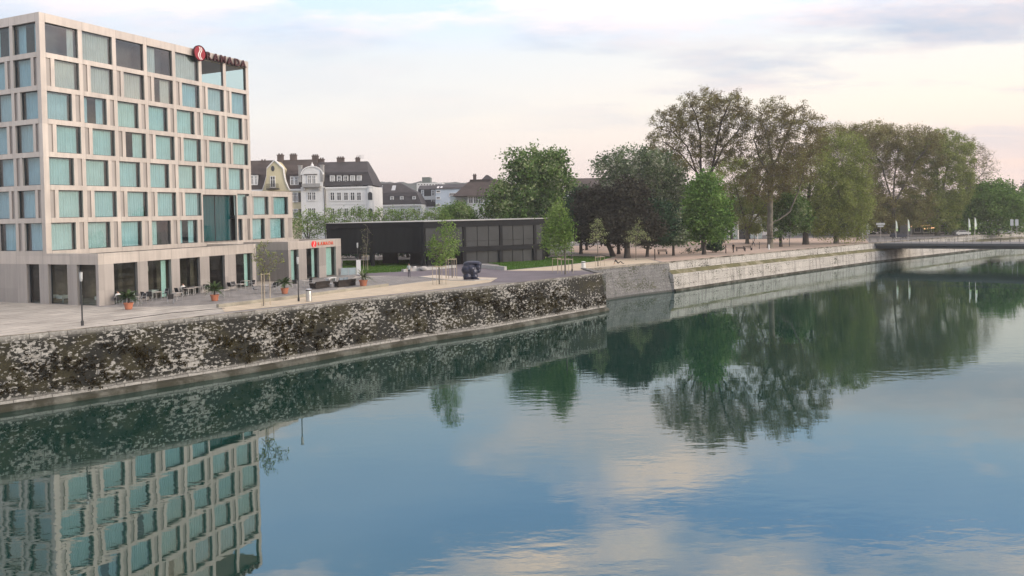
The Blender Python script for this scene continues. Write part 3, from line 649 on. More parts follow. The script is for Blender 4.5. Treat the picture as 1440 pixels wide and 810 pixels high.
for lx, ly in ((1.4, -5.4), (3.2, -3.6), (5.8, -4.4), (7.3, -5.2), (10.6, -5.0), (14.2, -5.0), (1.2, -2.2), (1.1, 1.0), (1.2, -.4), (17.5, -5.2)):
    m_ = MB(); m_.box(lx-.4, lx+.4, ly-.4, ly+.4, .71, .75); m_.box(lx-.4, lx+.4, ly-.4, ly-.38, .45, .71); m_.box(lx-.05, lx+.05, ly-.05, ly+.05, 0, .71); m_.box(lx-.4, lx-.38, ly-.37, ly+.4, .45, .71); m_.build('dining_table', WHT, hotel)

# rooftop lettering
RED = flat('sign red enamel', (.27, .018, .032), .35); MAR = flat('dark maroon letter face', (.045, .006, .009), .4); SIGNW = flat('sign white', (.75, .72, .70), .5); ORNG = flat('orange red letter', (.62, .10, .05), .5)
def text_mesh(name, txt, size, depth, m, parent, M4, bold=.02, space=1.15):
    cu = bpy.data.curves.new(name, 'FONT'); cu.body = txt; cu.size = size; cu.extrude = depth; cu.offset = bold; cu.space_character = space; cu.align_x = 'LEFT'
    ob = bpy.data.objects.new(name, cu); COL.objects.link(ob)
    me = bpy.data.meshes.new_from_object(ob.evaluated_get(bpy.context.evaluated_depsgraph_get())); bpy.data.objects.remove(ob)
    me.materials.clear(); me.materials.append(m)
    o = bpy.data.objects.new(name, me); COL.objects.link(o); o.parent = parent; o.matrix_local = M4; return o
def face_mat(x, y, z):   # text plane facing the river (-y local)
    return Matrix(((1, 0, 0, x), (0, 0, -1, y), (0, 1, 0, z), (0, 0, 0, 1)))
def xl(px):  # parapet position to local x
    d = ray(px, 76); n = (HT.y, -HT.x); t = (C0.x*n[0]+C0.y*n[1])/(d.x*n[0]+d.y*n[1]); return (d.x*t-C0.x)*HT.x+(d.y*t-C0.y)*HT.y
def emblem(parent, cx, y, cz, r):
    d = MB(); n = 40
    pts = [(cx+r*math.cos(2*math.pi*i/n), cz+r*math.sin(2*math.pi*i/n)) for i in range(n)]
    d.xprism(pts, y-.16, y, 0); o = d.build('emblem_disc', [RED], parent)
    rim = MB()
    for i in range(n):
        a0, a1 = 2*math.pi*i/n, 2*math.pi*(i+1)/n
        rim.add([(cx+q*math.cos(t), yy, cz+q*math.sin(t)) for t in (a0, a1) for q in (r*1.0, r*1.07) for yy in (y-.2, y+.02)], [(0, 1, 3, 2), (2, 3, 7, 6), (6, 7, 5, 4), (4, 5, 1, 0)])
    rim.build('emblem_rim', MAR, o)
    # two swirling white strokes that cross the disc like a stylised letter
    for sh, wd, m in ((-.10, .085, SIGNW), (.20, .07, SIGNW)):
        st = MB(); c = []
        for i in range(25):
            t = i/24; zz_ = (.86-1.72*t); xx = sh+.26*math.sin(math.pi*2*t*.95+.5)*(1-.25*t)+.30*(t-.5)
            k = math.sqrt(max(0., .93**2-zz_**2)); xx = max(-k, min(k, xx)); c.append((cx+xx*r, cz+zz_*r))
        for (x0, z0), (x1, z1) in zip(c, c[1:]):
            w = wd*r; st.add([(x0-w, y-.18, z0), (x0+w, y-.18, z0), (x1+w, y-.18, z1), (x1-w, y-.18, z1), (x0-w, y-.15, z0), (x0+w, y-.15, z0), (x1+w, y-.15, z1), (x1-w, y-.15, z1)],
                             [(0, 1, 2, 3), (0, 3, 7, 4), (1, 5, 6, 2)])
        st.build('emblem_stroke', m, o)
sign = thing('rooftop_sign', 'rooftop sign of dark maroon capital letters with a round red emblem, facing the river', 'sign', C0, HRZ)
xa, xb = xl(287.6), xl(345.5)
emblem(sign, xl(277.6), -.22, 27.0, .84)
pitch = (xb-xa)/6
for i, ch in enumerate('RAMADA'):
    text_mesh('letter', ch, 1.18, .09, MAR, sign, face_mat(xa+pitch*i+(0 if ch != 'M' else -.05), -.22, 26.57), .035)
rl = MB(); rl.box(xa-.2, xb, -.12, .0, 26.68, 26.74); rl.build('mounting_rail', MAR, sign)
sign2 = thing('fascia_sign', 'small orange red lettering and emblem on the fascia of the low entrance box', 'sign', C0, HRZ)
xa, xb = pedx(447.5), pedx(470)
emb = MB(); cx, cz = pedx(442.3), 4.28
emb.xprism([(cx+.5*math.cos(2*math.pi*i/28), cz+.42*math.sin(2*math.pi*i/28)) for i in range(28)], PY-.04, PY-.001); o = emb.build('emblem_disc', flat('bright sign red', (.70, .03, .03), .4), sign2)
st = MB()
for i in range(12):
    t0, t1 = i/12, (i+1)/12; fz = lambda t: cz+.36-.72*t; fx = lambda t: cx+.12*math.sin(6*t)+.1*(t-.5)
    st.quad((fx(t0)-.05, PY-.045, fz(t0)), (fx(t0)+.05, PY-.045, fz(t0)), (fx(t1)+.05, PY-.045, fz(t1)), (fx(t1)-.05, PY-.045, fz(t1)))
st.build('emblem_stroke', SIGNW, o)
pitch = (xb-xa)/6
for i, ch in enumerate('RAMADA'): text_mesh('letter', ch, .62, .03, ORNG, sign2, face_mat(xa+pitch*i, PY-.03, 4.07), .012)
# ------------------------------------------------------------------ black pavilion
BLK = mat('black timber screen', (.030, .032, .033), .85, .25, .5, 12, spec=.15, stretch=(1, 1, .15))
GRP = mat('dark grey glazed panel', (.042, .045, .047), .6, .16, .35, 3, spec=.25)
BLF = mat('black steel frame', (.016, .017, .019), .75, .15, 1, 6, spec=.15)
ROOFE = mat('pale roof edge', (.36, .36, .34), .8, .1, .6, 5)
kz = 0
Lc = at(459, 330, 121); Kc = at(596, 330, 117); Rc = at(766, 330, 126)
pav = thing('black_pavilion', 'long low black museum pavilion with grey glazed panels and an open undercroft', 'pavilion', (Kc.x, Kc.y, g(Kc.x, Kc.y)))
def rel(p): return Vector((p.x-Kc.x, p.y-Kc.y, 0))
PL, PR = rel(Lc), rel(Rc); bk = Vector((.10, 1, 0)).normalized()*17
z0p = 0
def wing(o, e):          # frame along a wing: origin o, end e; local (a along, d outward, z)
    d = (e-o); ln = d.length; d.normalize(); n = Vector((d.y, -d.x, 0))
    return ln, (lambda a, q, z: o+d*a+n*q+Vector((0, 0, z)))
def wbox(mb, fr, a0, a1, q0, q1, z0, z1):
    c = [fr(a, q, z) for z in (z0, z1) for a, q in ((a0, q1), (a1, q1), (a1, q0), (a0, q0))]
    mb.add(c, [(0, 3, 2, 1), (4, 5, 6, 7), (0, 1, 5, 4), (1, 2, 6, 5), (2, 3, 7, 6), (3, 0, 4, 7)])
foot = [PL, Vector((0, 0, 0)), PR, PR+bk, PL+bk]
mb = MB(); mb.prism([(p.x, p.y) for p in foot], 6.45, 6.8); mb.build('roof_slab', BLF, pav)
mb = MB(); inn = [p+Vector((0, .0, 0)) for p in foot]; mb.prism([(p.x*1.004, p.y-.05) for p in foot], 6.8, 6.88); mb.build('roof_edge', ROOFE, pav)
lnL, fL = wing(PL, Vector((0, 0, 0))); lnR, fR = wing(Vector((0, 0, 0)), PR)
core = MB(); core.prism([(p.x, p.y+.9) if i < 3 else (p.x, p.y) for i, p in enumerate(foot)], 2.4, 6.45)
core.build('upper_core', BLF, pav)
# left wing: screen of fine black slats in three bays above an open undercroft
sc_ = MB(); wbox(sc_, fL, 0, lnL, -.2, .0, 2.25, 6.45)
a = .05
while a < lnL: wbox(sc_, fL, a, a+.06, .002, .06, 2.3, 6.4); a += .2
sc_.build('slat_screen', BLK, pav)
pb = MB(); wbox(pb, fL, 0, lnL, -.3, .12, 6.0, 6.44); wbox(pb, fL, 0, lnL, -.3, .10, 2.05, 2.25); pb.build('edge_beam', BLF, pav)
for a in (.2, lnL*.46, lnL-.4):
    c_ = MB(); wbox(c_, fL, a, a+.45, -.45, .14, -.3, 5.98); c_.build('column', BLF, pav)
for a in (lnL*.2, lnL*.75):
    c_ = MB(); wbox(c_, fL, a, a+.4, -9, -8.6, -.3, 2.3); c_.build('column', BLF, pav)
for a_ in ((lnL*.40, lnL*.56, -7, -6.6, 0, 1.9), (lnL*.72, lnL*.93, -6, -5.7, 0, 1.8)): mb = MB(); wbox(mb, fL, *a_); mb.build('undercroft_wall', GRP, pav)
# right wing: two tiers of glazed panels between columns
bm_ = MB(); wbox(bm_, fR, 0, lnR, -.3, .10, 5.85, 6.44); wbox(bm_, fR, 0, lnR, -.3, .12, 1.95, 2.72); bm_.build('edge_beam', BLF, pav)
def ax(px):
    P = Kc; d = ray(px, 330); dd = (PR).normalized(); n = Vector((dd.y, -dd.x, 0)); t = (P.x*n.x+P.y*n.y)/(d.x*n.x+d.y*n.y)
    return (d.x*t-P.x)*dd.x+(d.y*t-P.y)*dd.y
cols = [ax(q) for q in (653, 704.5, 752.3)]
for q in cols:
    c_ = MB(); wbox(c_, fR, q-.22, q+.22, -.35, .11, 2.72, 5.85); wbox(c_, fR, q-.3, q+.3, -.6, -.05, -.3, 1.95); c_.build('column', BLF, pav)
ed = [0.25]+cols+[lnR-.1]
for i in range(4):
    a0, a1 = ed[i]+(.25 if i else 0), ed[i+1]-.25; n_ = 1 if i == 3 else (2 if i == 0 else 3)
    for k in range(n_):
        b0, b1 = a0+(a1-a0)*k/n_, a0+(a1-a0)*(k+1)/n_
        p_ = MB(); wbox(p_, fR, b0+.05, b1-.05, -.2, -.04, 3.62, 5.85); wbox(p_, fR, b0+.05, b1-.05, -.2, -.03, 2.74, 3.56); p_.build('glazed_panel', GRP, pav)
        if not (i == 0): 
            p_ = MB(); wbox(p_, fR, b0+.05, b1-.05, -.5, -.34, -.2, 1.95); p_.build('lower_window', GRP, pav)
mb = MB(); wbox(mb, fR, ax(612), ax(640), -1.2, -1.0, -.2, 1.95); wbox(mb, fR, 0.2, lnR-.2, -1.2, -.9, 2.0, 2.4); mb.build('ground_floor_wall', BLF, pav)
d_ = MB(); wbox(d_, fR, ax(641), ax(650), -1.2, -1.1, 0, 2); d_.build('entrance_door', flat('black door', (.012, .012, .013), .3), pav)
mb = MB(); mb.prism([(p.x, p.y) for p in (Vector((.3, 1.4, 0)), PR+Vector((-.3, .9, 0)), PR+bk, bk)], -.3, 2.4); mb.build('ground_floor_core', BLF, pav)

# ------------------------------------------------------------------ old town houses
WPL = mat('white plaster', (.66, .66, .64), .9, .07, .3, 4)
YPL = mat('cream yellow plaster', (.53, .48, .32), .9, .07, .3, 4)
GPL = mat('grey white plaster', (.52, .53, .52), .9, .08, .3, 4)
BPL = mat('pale blue plaster', (.46, .52, .58), .9, .06, .3, 4)
SLATE = mat('dark slate roof', (.055, .052, .055), .8, .25, .5, 8, stretch=(1, 1, 2.5))
BTILE = mat('brown tile roof', (.068, .055, .05), .85, .25, .5, 8, stretch=(1, 1, 2.5))
TRIM = flat('white window trim', (.70, .70, .68), .7)
WGL = flat('dark house glass', (.045, .05, .055), .15, spec=.6)
SHUT = flat('brown shutter', (.10, .09, .085), .8)
BRK = mat('dark brick chimney', (.12, .095, .085), .9, .2, 1.5, 8)
BALC = mat('grey balcony stone', (.30, .30, .29), .9, .12, .8, 5)
IRON = flat('black iron', (.03, .03, .032), .5, metal=.5)
def hx(px, py, Y): p = at(px, py, Y); return p.x, p.z
class House:
    def __init__(s, name, label, cat, px, Y):
        s.Y = Y; b = at(px, 330, Y); s.x0 = b.x; s.gz = g(b.x, Y); s.o = thing(name, label, cat, (b.x, Y, s.gz))
    def X(s, px, py=290): return at(px, py, s.Y).x-s.x0
    def Z(s, py, px): return at(px, py, s.Y).z-s.gz
    def win(s, px0, px1, py0, py1, y=0., cross=True, name='window', frame=None, blind=False):
        xa, xb = s.X(px0, py0), s.X(px1, py0); za, zb = s.Z(py1, (px0+px1)/2), s.Z(py0, (px0+px1)/2)
        f = MB(); w = .13
        f.box(xa-w, xa, y-.10, y+.05, za-w, zb+w); f.box(xb, xb+w, y-.10, y+.05, za-w, zb+w); f.box(xa, xb, y-.10, y+.05, zb, zb+w); f.box(xa-w*1.6, xb+w*1.6, y-.18, y-.102, za-w-.1, za-w+.02); f.box(xa, xb, y-.09, y+.05, za-w, za)
        if cross:
            xm = (xa+xb)/2; f.box(xm-.05, xm+.05, y-.06, y+.02, za, zb); zq = za+(zb-za)*.68
            f.box(xa, xm-.05, y-.055, y+.02, zq-.04, zq+.04); f.box(xm+.05, xb, y-.055, y+.02, zq-.04, zq+.04)
        o = f.build(name, frame or TRIM, s.o)
        MB().quad((xa, y-.015, za), (xb, y-.015, za), (xb, y-.015, zb), (xa, y-.015, zb)).build('blind' if blind else 'pane', BALC if blind else WGL, o)
        return o
    def dormer(s, px0, px1, py0, py1, y, back=2.5, cross=True, blind=False):
        xa, xb = s.X(px0, py0), s.X(px1, py0); za, zb = s.Z(py1, px0), s.Z(py0, px0)
        m = MB(); m.box(xa, xb, y, y+back, za-.2, zb+.15); d = m.build('dormer', TRIM, s.o)
        m = MB(); m.box(xa-.15, xb+.15, y-.2, y+back, zb+.153, zb+.3); m.build('dormer_roof', SLATE, d)
        w = .22; f = MB(); x0, x1 = xa+w, xb-w; f.quad((x0, y-.012, za), (x1, y-.012, za), (x1, y-.012, zb-.12), (x0, y-.012, zb-.12)); f.build('pane', BALC if blind else WGL, d)
        if cross: f = MB(); xm = (x0+x1)/2; f.box(xm-.045, xm+.045, y-.05, y-.014, za, zb-.12); f.box(x0, xm-.05, y-.045, y-.014, za+(zb-za)*.6, za+(zb-za)*.6+.09); f.box(xm+.05, x1, y-.045, y-.014, za+(zb-za)*.6, za+(zb-za)*.6+.09); f.build('sash', TRIM, d)
        return d
    def chimney(s, px0, px1, py0, py1, y, par=None):
        m = MB(); xa, xb = s.X(px0, py0), s.X(px1, py0); zb = s.Z(py0, px0); za = s.Z(py1, px0)-1.5
        m.box(xa, xb, y-.5, y+.5, za, zb-.2); m.box(xa-.1, xb+.1, y-.6, y+.6, zb-.2, zb-.05)
        n = 2 if xb-xa < 1.3 else 3
        for k in range(n): xx = xa+(xb-xa)*(k+.5)/n; m.box(xx-.13, xx+.13, y-.15, y+.15, zb-.05, zb+.25)
        m.build('chimney', BRK, par or s.o)
    def mansard(s, px0, px1, pe, pk, pr, inset=1.1, depth=12, m=SLATE, hipL=0., hipR=0., name='roof', ridge=5.5, y0=-.35):
        """eaves row pe, kink row pk, ridge row pr"""
        a, b = s.X(px0, pe), s.X(px1, pe); ze, zk, zr = s.Z(pe, px0), s.Z(pk, px0), s.Z(pr, px0)
        e = [(a, y0, ze), (b, y0, ze), (b, depth, ze), (a, depth, ze)]
        il, ir = (inset if hipL else 0), (inset if hipR else 0)
        k = [(a+il, y0+inset, zk), (b-ir, y0+inset, zk), (b-ir, depth-inset, zk), (a+il, depth-inset, zk)]
        r = [(a+il+hipL, ridge, zr), (b-ir-hipR, ridge, zr), (b-ir-hipR, max(ridge+.5, depth-ridge), zr), (a+il+hipL, max(ridge+.5, depth-ridge), zr)]
        mb = MB(); mb.add(e+k+r, [(3, 2, 1, 0)]+[(i, (i+1) % 4, 4+(i+1) % 4, 4+i) for i in range(4)]+[(4+i, 4+(i+1) % 4, 8+(i+1) % 4, 8+i) for i in range(4)]+[(8, 9, 10, 11)])
        return mb.build(name, m, s.o)
    def wall(s, px0, px1, pt, y0=0., y1=12., m=WPL, zb=-.5, name='wall'):
        mb = MB(); mb.box(s.X(px0, pt), s.X(px1, pt), y0, y1, zb, s.Z(pt, px0)); return mb.build(name, m, s.o)
    def cornice(s, px0, px1, py, h=.35, out_=.3, y=0., m=TRIM):
        z = s.Z(py, px0); mb = MB(); mb.box(s.X(px0, py)-.1, s.X(px1, py)+.1, y-out_, y-.003, z-h, z); mb.box(s.X(px0, py), s.X(px1, py), y-out_*.5, y-.004, z-h-.22, z-h-.002); return mb.build('cornice', m, s.o)
YH = 166
# white corner house
h = House('white_townhouse', 'white town house with a dark mansard roof, an arched gable and a stone balcony', 'house', 458, YH)
h.wall(458, 524.6, 263.5); roof = h.mansard(424, 525.3, 262.6, 243, 226.3, 1.3, 12, SLATE, 0, .9, ridge=5.2)
h.cornice(458, 516, 263.3)
for x in (465, 474.3, 484, 493.3, 502.3): h.win(x, x+4.9, 271, 281.3)
for i, x in enumerate((465.5, 475, 484.5, 493.3, 502.8)): h.win(x, x+4.6, 293.3, 303.5, blind=(i == 1))
for i, x in enumerate((463.6, 473.3, 482.6, 492, 501.3)): h.dormer(x, x+6.9, 247.2, 260, .1, 2., blind=i in (0, 3, 4))
m_ = MB(); z = h.Z(286.7, 480); m_.box(h.X(458), h.X(524), -.08, -.003, z-.1, z+.1); m_.build('string_course', TRIM, h.o)
# round corner turret bay
xa, xb = h.X(515.5), h.X(525); r_ = (xb-xa)/2; cxx = (xa+xb)/2; mm = MB(); mm.lathe([(r_, -.5), (r_, h.Z(264, 520)), (r_*1.12, h.Z(264, 520)+.05), (r_*1.12, h.Z(263, 520)+.1), (r_*.5, h.Z(262, 520)+.2), (r_*.35, h.Z(256, 520)), (.05, h.Z(255, 520))], (cxx, .35, 0), 20); mm.build('corner_bay', WPL, h.o)
for pa, pb_ in ((270, 281), (293, 305)):
    za, zb = h.Z(pb_, 520), h.Z(pa, 520); w_ = .45
    pts = [(cxx+.15-w_, za), (cxx+.15+w_, za), (cxx+.15+w_, zb-w_)]+[(cxx+.15+w_*math.cos(t), zb-w_+w_*math.sin(t)) for t in [math.pi*k/8 for k in range(1, 9)]]
    mm = MB(); mm.xprism(pts, -r_+.28, -r_+.6); mm.build('arched_window', WGL, h.o)
# projecting bay with arched gable
xa, xb = h.X(425.2), h.X(457.6); mm = MB(); ztop = h.Z(263, 440)
mm.box(xa, xb, -.9, 8, -.5, ztop); mm.build('bay_wall', WPL, h.o)
xa2, xb2 = h.X(427), h.X(455.5); zs = h.Z(246, 440); rr = (xb2-xa2)/2; zt = h.Z(235.3, 440); pts = [(xa2, ztop), (xb2, ztop), (xb2, zs)]+[((xa2+xb2)/2+rr*math.cos(t), zs+(zt-zs)*math.sin(t)) for t in [math.pi*k/16 for k in range(1, 16)]]+[(xa2, zs)]
mm = MB(); mm.xprism(pts, -.7, 3.); gb = mm.build('arched_gable', WPL, h.o)
mm = MB()
for k in range(16):
    t0, t1 = math.pi*k/16, math.pi*(k+1)/16; f_ = lambda t, e: ((xa2+xb2)/2+(rr+e)*math.cos(t), zs+(zt-zs+e)*math.sin(t))
    a_, b_, c_, d_ = f_(t0, .02), f_(t1, .02), f_(t1, .28), f_(t0, .28)
    mm.add([(a_[0], -.85, a_[1]), (b_[0], -.85, b_[1]), (c_[0], -.85, c_[1]), (d_[0], -.85, d_[1]), (d_[0], -.3, d_[1]), (c_[0], -.3, c_[1])], [(0, 1, 2, 3), (3, 2, 5, 4)])
mm.build('gable_moulding', TRIM, gb)
mm = MB(); mm.lathe([(.3, 0), (.34, .3), (.1, .7), (.04, .95)], ((xa2+xb2)/2, -.4, zt+.15), 10); mm.build('finial', TRIM, gb)
for pp_ in ((422.2, 426), (452.8, 456.6)):
    mm = MB(); mm.box(h.X(pp_[0]), h.X(pp_[1]), -.8, .6, h.Z(256, 440), h.Z(233.5, 440)); mm.box(h.X(pp_[0])-.08, h.X(pp_[1])+.08, -.9, .7, h.Z(233.5, 440), h.Z(233, 440)+.1); mm.build('pier', BALC, h.o)
mm = MB(); mm.box(h.X(430), h.X(448.5), -.95, -.7, h.Z(246, 440), h.Z(245, 440)); mm.build('lintel', SHUT, gb)
for xx in (434.3, 440.3): h.win(xx, xx+4.3, 247.5, 258, -.74, blind=True)
mm = MB(); mm.box(h.X(428.5), h.X(454), -2.0, -.705, h.Z(263.5, 440), h.Z(262, 440)); mm.box(h.X(428.5), h.X(454), -2.0, -1.8, h.Z(262, 440), h.Z(258.5, 440)); mm.build('balcony', BALC, h.o)
for xx in (430, 450): mm = MB(); mm.box(h.X(xx), h.X(xx+2.5), -1.7, -.91, h.Z(268, 440), h.Z(263.6, 440)); mm.build('bracket', BALC, h.o)
for pa, pb_ in ((271, 281), (293, 304)):
    for xx in (434.8, 440.6): h.win(xx, xx+4.2, pa, pb_, -.9)
h.chimney(430, 438.5, 216, 226, 5.5, roof); h.chimney(439.5, 446, 220.5, 226, 6, roof); h.chimney(466, 476, 219, 227, 5.5, roof); h.chimney(493, 498.5, 219.5, 228, 5.5, roof)
mm = MB(); bx_, bz_ = h.X(501), h.Z(219, 500); mm.tube((bx_, 5.5, bz_-2), (bx_, 5.5, bz_+.6), .04, n=5)
for k in range(4): mm.tube((bx_-.9, 5.5, bz_-.3+.25*k), (bx_+.9, 5.5, bz_-.2+.25*k), .025, n=4)
mm.build('antenna', IRON, roof)
mm = MB(); mm.tube((h.X(458), -.95, -.4), (h.X(458), -.95, h.Z(264, 458)), .09, n=6); mm.build('downpipe', IRON, h.o)
# cream yellow house
h = House('yellow_townhouse', 'cream yellow town house with a curved gable, iron balcony and brown tiled roof', 'house', 390, YH)
h.wall(335, 425, 267.5, m=YPL); roof = h.mansard(335, 440, 267, 246, 223.8, 1.4, 12, BTILE, ridge=5.2)
h.cornice(335, 424.6, 267.4, .3, .4)
pts = [(370, 269), (373.2, 260), (376, 249), (376.6, 238), (387.3, 226.5), (399.3, 238), (400.2, 246), (402.5, 256), (406, 264), (409, 269)]
P_ = [(h.X(a_, b_), h.Z(b_, a_)) for a_, b_ in pts]; mm = MB(); mm.xprism(P_[::-1], -.55, 4); gb = mm.build('curved_gable', YPL, h.o)
mm = MB()
for (x0_, z0_), (x1_, z1_) in zip(P_, P_[1:]): mm.add([(x0_, -.75, z0_+.02), (x1_, -.75, z1_+.02), (x1_, -.75, z1_+.32), (x0_, -.75, z0_+.32), (x1_, .3, z1_+.32), (x0_, .3, z0_+.32)], [(0, 1, 2, 3), (3, 2, 4, 5)])
mm.build('gable_moulding', TRIM, gb)
cx_, cz_ = h.X(384.8, 237), h.Z(237.3, 385); mm = MB(); mm.xprism([(cx_+.36*math.cos(t), cz_+.62*math.sin(t)) for t in [2*math.pi*k/20 for k in range(20)]][::-1], -.6, -.5); mm.build('oval_window', WGL, gb)
h.win(381.8, 387.5, 248.5, 263, -.57)
mm = MB(); x0_, x1_ = h.X(378), h.X(395); z0_, z1_ = h.Z(265.3, 386), h.Z(258.8, 386); mm.box(x0_, x1_, -1.5, -.56, z0_-.2, z0_)
mm.box(x0_, x1_, -1.5, -1.44, z1_-.06, z1_)
for k in range(15): xx = x0_+(x1_-x0_)*k/14; mm.box(xx-.03, xx+.03, -1.49, -1.45, z0_+.002, z1_-.062)
mm.build('balcony', IRON, h.o)
for a_, b_ in ((352, 357), (357.2, 362)): h.dormer(a_, b_, 247, 259, .0, 2.)
for a_, b_ in ((407.8, 413.6), (413.8, 419.5)): h.dormer(a_, b_, 248.5, 259.5, .0, 2.)
for a_ in (411.4, 415.4): h.win(a_, a_+2.9, 271.5, 283, 0); h.win(a_, a_+2.9, 294.5, 305, 0)
for pa, pb_ in ((271, 284), (294, 306)): mm = MB(); mm.box(h.X(420), h.X(424), -.1, -.005, h.Z(pb_, 420), h.Z(pa, 420)); mm.build('shutter', SHUT, h.o)
h.chimney(381, 389, 215, 226, 4.8, roof); h.chimney(398, 406.8, 214.5, 224, 5.5, roof); h.chimney(355, 363, 223.2, 226, 5.5, roof)
# dark mansard house behind
h = House('slate_townhouse', 'lower town house under a tall dark slate mansard with small white dormers', 'house', 560, 196)
h.wall(523, 592, 288.5, m=GPL); roof = h.mansard(522, 593, 288, 271.5, 257.3, 1.4, 13, SLATE, 0, 4.5, ridge=5)
h.cornice(523, 592, 288.5, .3, .35)
for x in (528.6, 548.4, 562.2, 579.5): h.dormer(x, x+5, 276.5, 284.5, .2, 2.)
for x in (530, 549): 
    mm = MB(); z_ = h.Z(264, x); mm.add([(h.X(x), 2.0, z_-.65), (h.X(x+5.5), 2.0, z_-.65), (h.X(x+6.2), 3.2, z_+.7), (h.X(x+1), 3.2, z_+.7)], [(0, 1, 2, 3)]); mm.build('skylight', flat('skylight glass', (.45, .48, .5), .2), roof)
for x in (529, 549, 564, 580, 587): h.win(x, x+3.6, 293.5, 302.5)
# slate gabled block and tall flat block further back
h = House('slate_house', 'narrow slate clad house with pale dormers squeezed behind the mansard house', 'house', 600, 215)
h.wall(590, 612, 276, m=GPL); h.mansard(588, 612.5, 291, 266, 260, .9, 12, SLATE, ridge=5); h.dormer(592, 596, 267.5, 275, .1, 2.); h.dormer(606.3, 611, 267.5, 275, .1, 2.)
h.win(607, 610, 280.5, 287); h.win(607, 610, 293, 300)
h = House('tower_block', 'distant flat topped block with a dark rooftop box above the slate roofs', 'building', 604, 420)
h.wall(586, 622, 257.5, 0, 20, GPL); h.wall(592.8, 604, 249, 2, 12, flat('dark plant room', (.09, .11, .10), .8), h.Z(257.6, 598), 'roof_box')
for k in range(8): h.win(588+k*4, 590+k*4, 258.8, 260.5, 0, False)
h = House('blue_grey_building', 'plain pale blue building with three small windows and two skylights in its roof', 'building', 640, 205)
h.wall(612, 658, 266, 0, 14, BPL); h.mansard(611.5, 659, 266, 263.4, 258, 1., 14, SLATE, ridge=6)
for y in (268.3, 277.3, 287.3): h.win(614, 618.5, y, y+2., 0, False)
for x in (614.2, 619): mm = MB(); z_ = h.Z(263.8, x); mm.add([(h.X(x), -.1, z_-.35), (h.X(x+3), -.1, z_-.35), (h.X(x+4), .9, z_+.35), (h.X(x+1.2), .9, z_+.35)], [(0, 1, 2, 3)]); mm.build('skylight', flat('bright skylight', (.7, .72, .74), .2), h.o)
h.win(632, 643, 272, 275.5, 0, False)
h = House('garden_wing', 'low pale green house wall between the round bush and the hipped house', 'building', 645, 188)
h.wall(633, 657.5, 275, 0, 8, mat('pale green plaster', (.50, .56, .54), .9, .06, .3, 4))
h.mansard(632.4, 657.5, 275, 274.2, 273.4, .4, 8, ROOFE, ridge=3)
h.win(640, 644, 283, 290); h.win(648, 652, 283, 290)
h = House('white_rendered_annex', 'small white flat roofed annex with a balcony rail below the slate house', 'building', 606, 185)
h.wall(597, 612.5, 296, 0, 6, WPL); h.win(600, 610, 299, 303, 0, False)
mm = MB(); z_ = h.Z(296, 604); mm.box(h.X(597), h.X(612.5), 0, .1, z_+.8, z_+.9)
for k in range(8): mm.box(h.X(597.2+k*2.1), h.X(597.2+k*2.1)+.08, .01, .09, z_, z_+.8)
mm.build('balcony_rail', TRIM, h.o)
# hipped house
h = House('hipped_house', 'white house with a broad dark hipped roof and a small roof lantern', 'house', 690, 180)
h.wall(657, 735, 274.5, 0, 14, WPL)
za, zb = h.Z(275.5, 660), h.Z(251.5, 680); a_, b_ = h.X(637), h.X(745); c_, d_ = h.X(661), h.X(706)
mm = MB(); mm.add([(a_, -1.2, za), (b_, -1.2, za), (b_, 16, za), (a_, 16, za), (c_, 5.5, zb), (d_, 5.5, zb), (d_, 9, zb), (c_, 9, zb)], [(3, 2, 1, 0), (0, 1, 5, 4), (1, 2, 6, 5), (2, 3, 7, 6), (3, 0, 4, 7), (4, 5, 6, 7)]); roof = mm.build('roof', BTILE, h.o)
zc = h.Z(244, 683); mm = MB(); mm.add([(h.X(676), 5.6, zb), (h.X(696), 5.6, zb), (h.X(696), 8.8, zb), (h.X(676), 8.8, zb), (h.X(683), 7, zc), (h.X(686), 7, zc)], [(0, 1, 5, 4), (1, 2, 5), (2, 3, 4, 5), (3, 0, 4)]); mm.build('roof_lantern', SLATE, roof)
h.chimney(663.5, 668, 244, 252, 6, roof)
h.wall(659, 688, 251.2, 4.8, 5.4, BTILE, zb-1.2, 'roof_crest')
for x in (659.5, 666.5, 673.5, 682, 690): h.win(x, x+5, 277, 285.5)
for x in (659.5, 673.5, 682, 690): h.win(x, x+5, 293, 302)
# roof behind the park trees
h = House('long_roofed_house', 'house of which only the long grey roof shows between the tree crowns', 'house', 830, 215)
h.wall(795, 885, 268, 0, 12, GPL); h.mansard(793, 887, 268, 262, 250, 1., 12, BTILE, 2., 2., ridge=5.5)
for x in (800, 812, 824, 836): h.win(x, x+5, 272, 284)
# pale park building behind the planes
h = House('park_pavilion', 'pale park building with white columns and dark openings seen under the plane trees', 'building', 1030, 205)
h.wall(985, 1075, 306, 2.2, 12, mat('pale greenish render', (.50, .56, .54), .9, .07, .3, 4)); h.wall(984, 1076, 303.5, -1.5, 12.5, ROOFE, h.Z(306.2, 1000), 'flat_roof')
for x in (1003, 1022.5, 1035, 1062): mm = MB(); mm.box(h.X(x), h.X(x+1.6), -1.2, -.8, -.4, h.Z(306.2, x)); mm.build('column', TRIM, h.o)
for a_, b_ in ((1012, 1017), (1026, 1033), (1040, 1058)): mm = MB(); mm.box(h.X(a_), h.X(b_), 2.1, 2.195, -.3, h.Z(316, a_)); mm.build('opening', WGL, h.o)
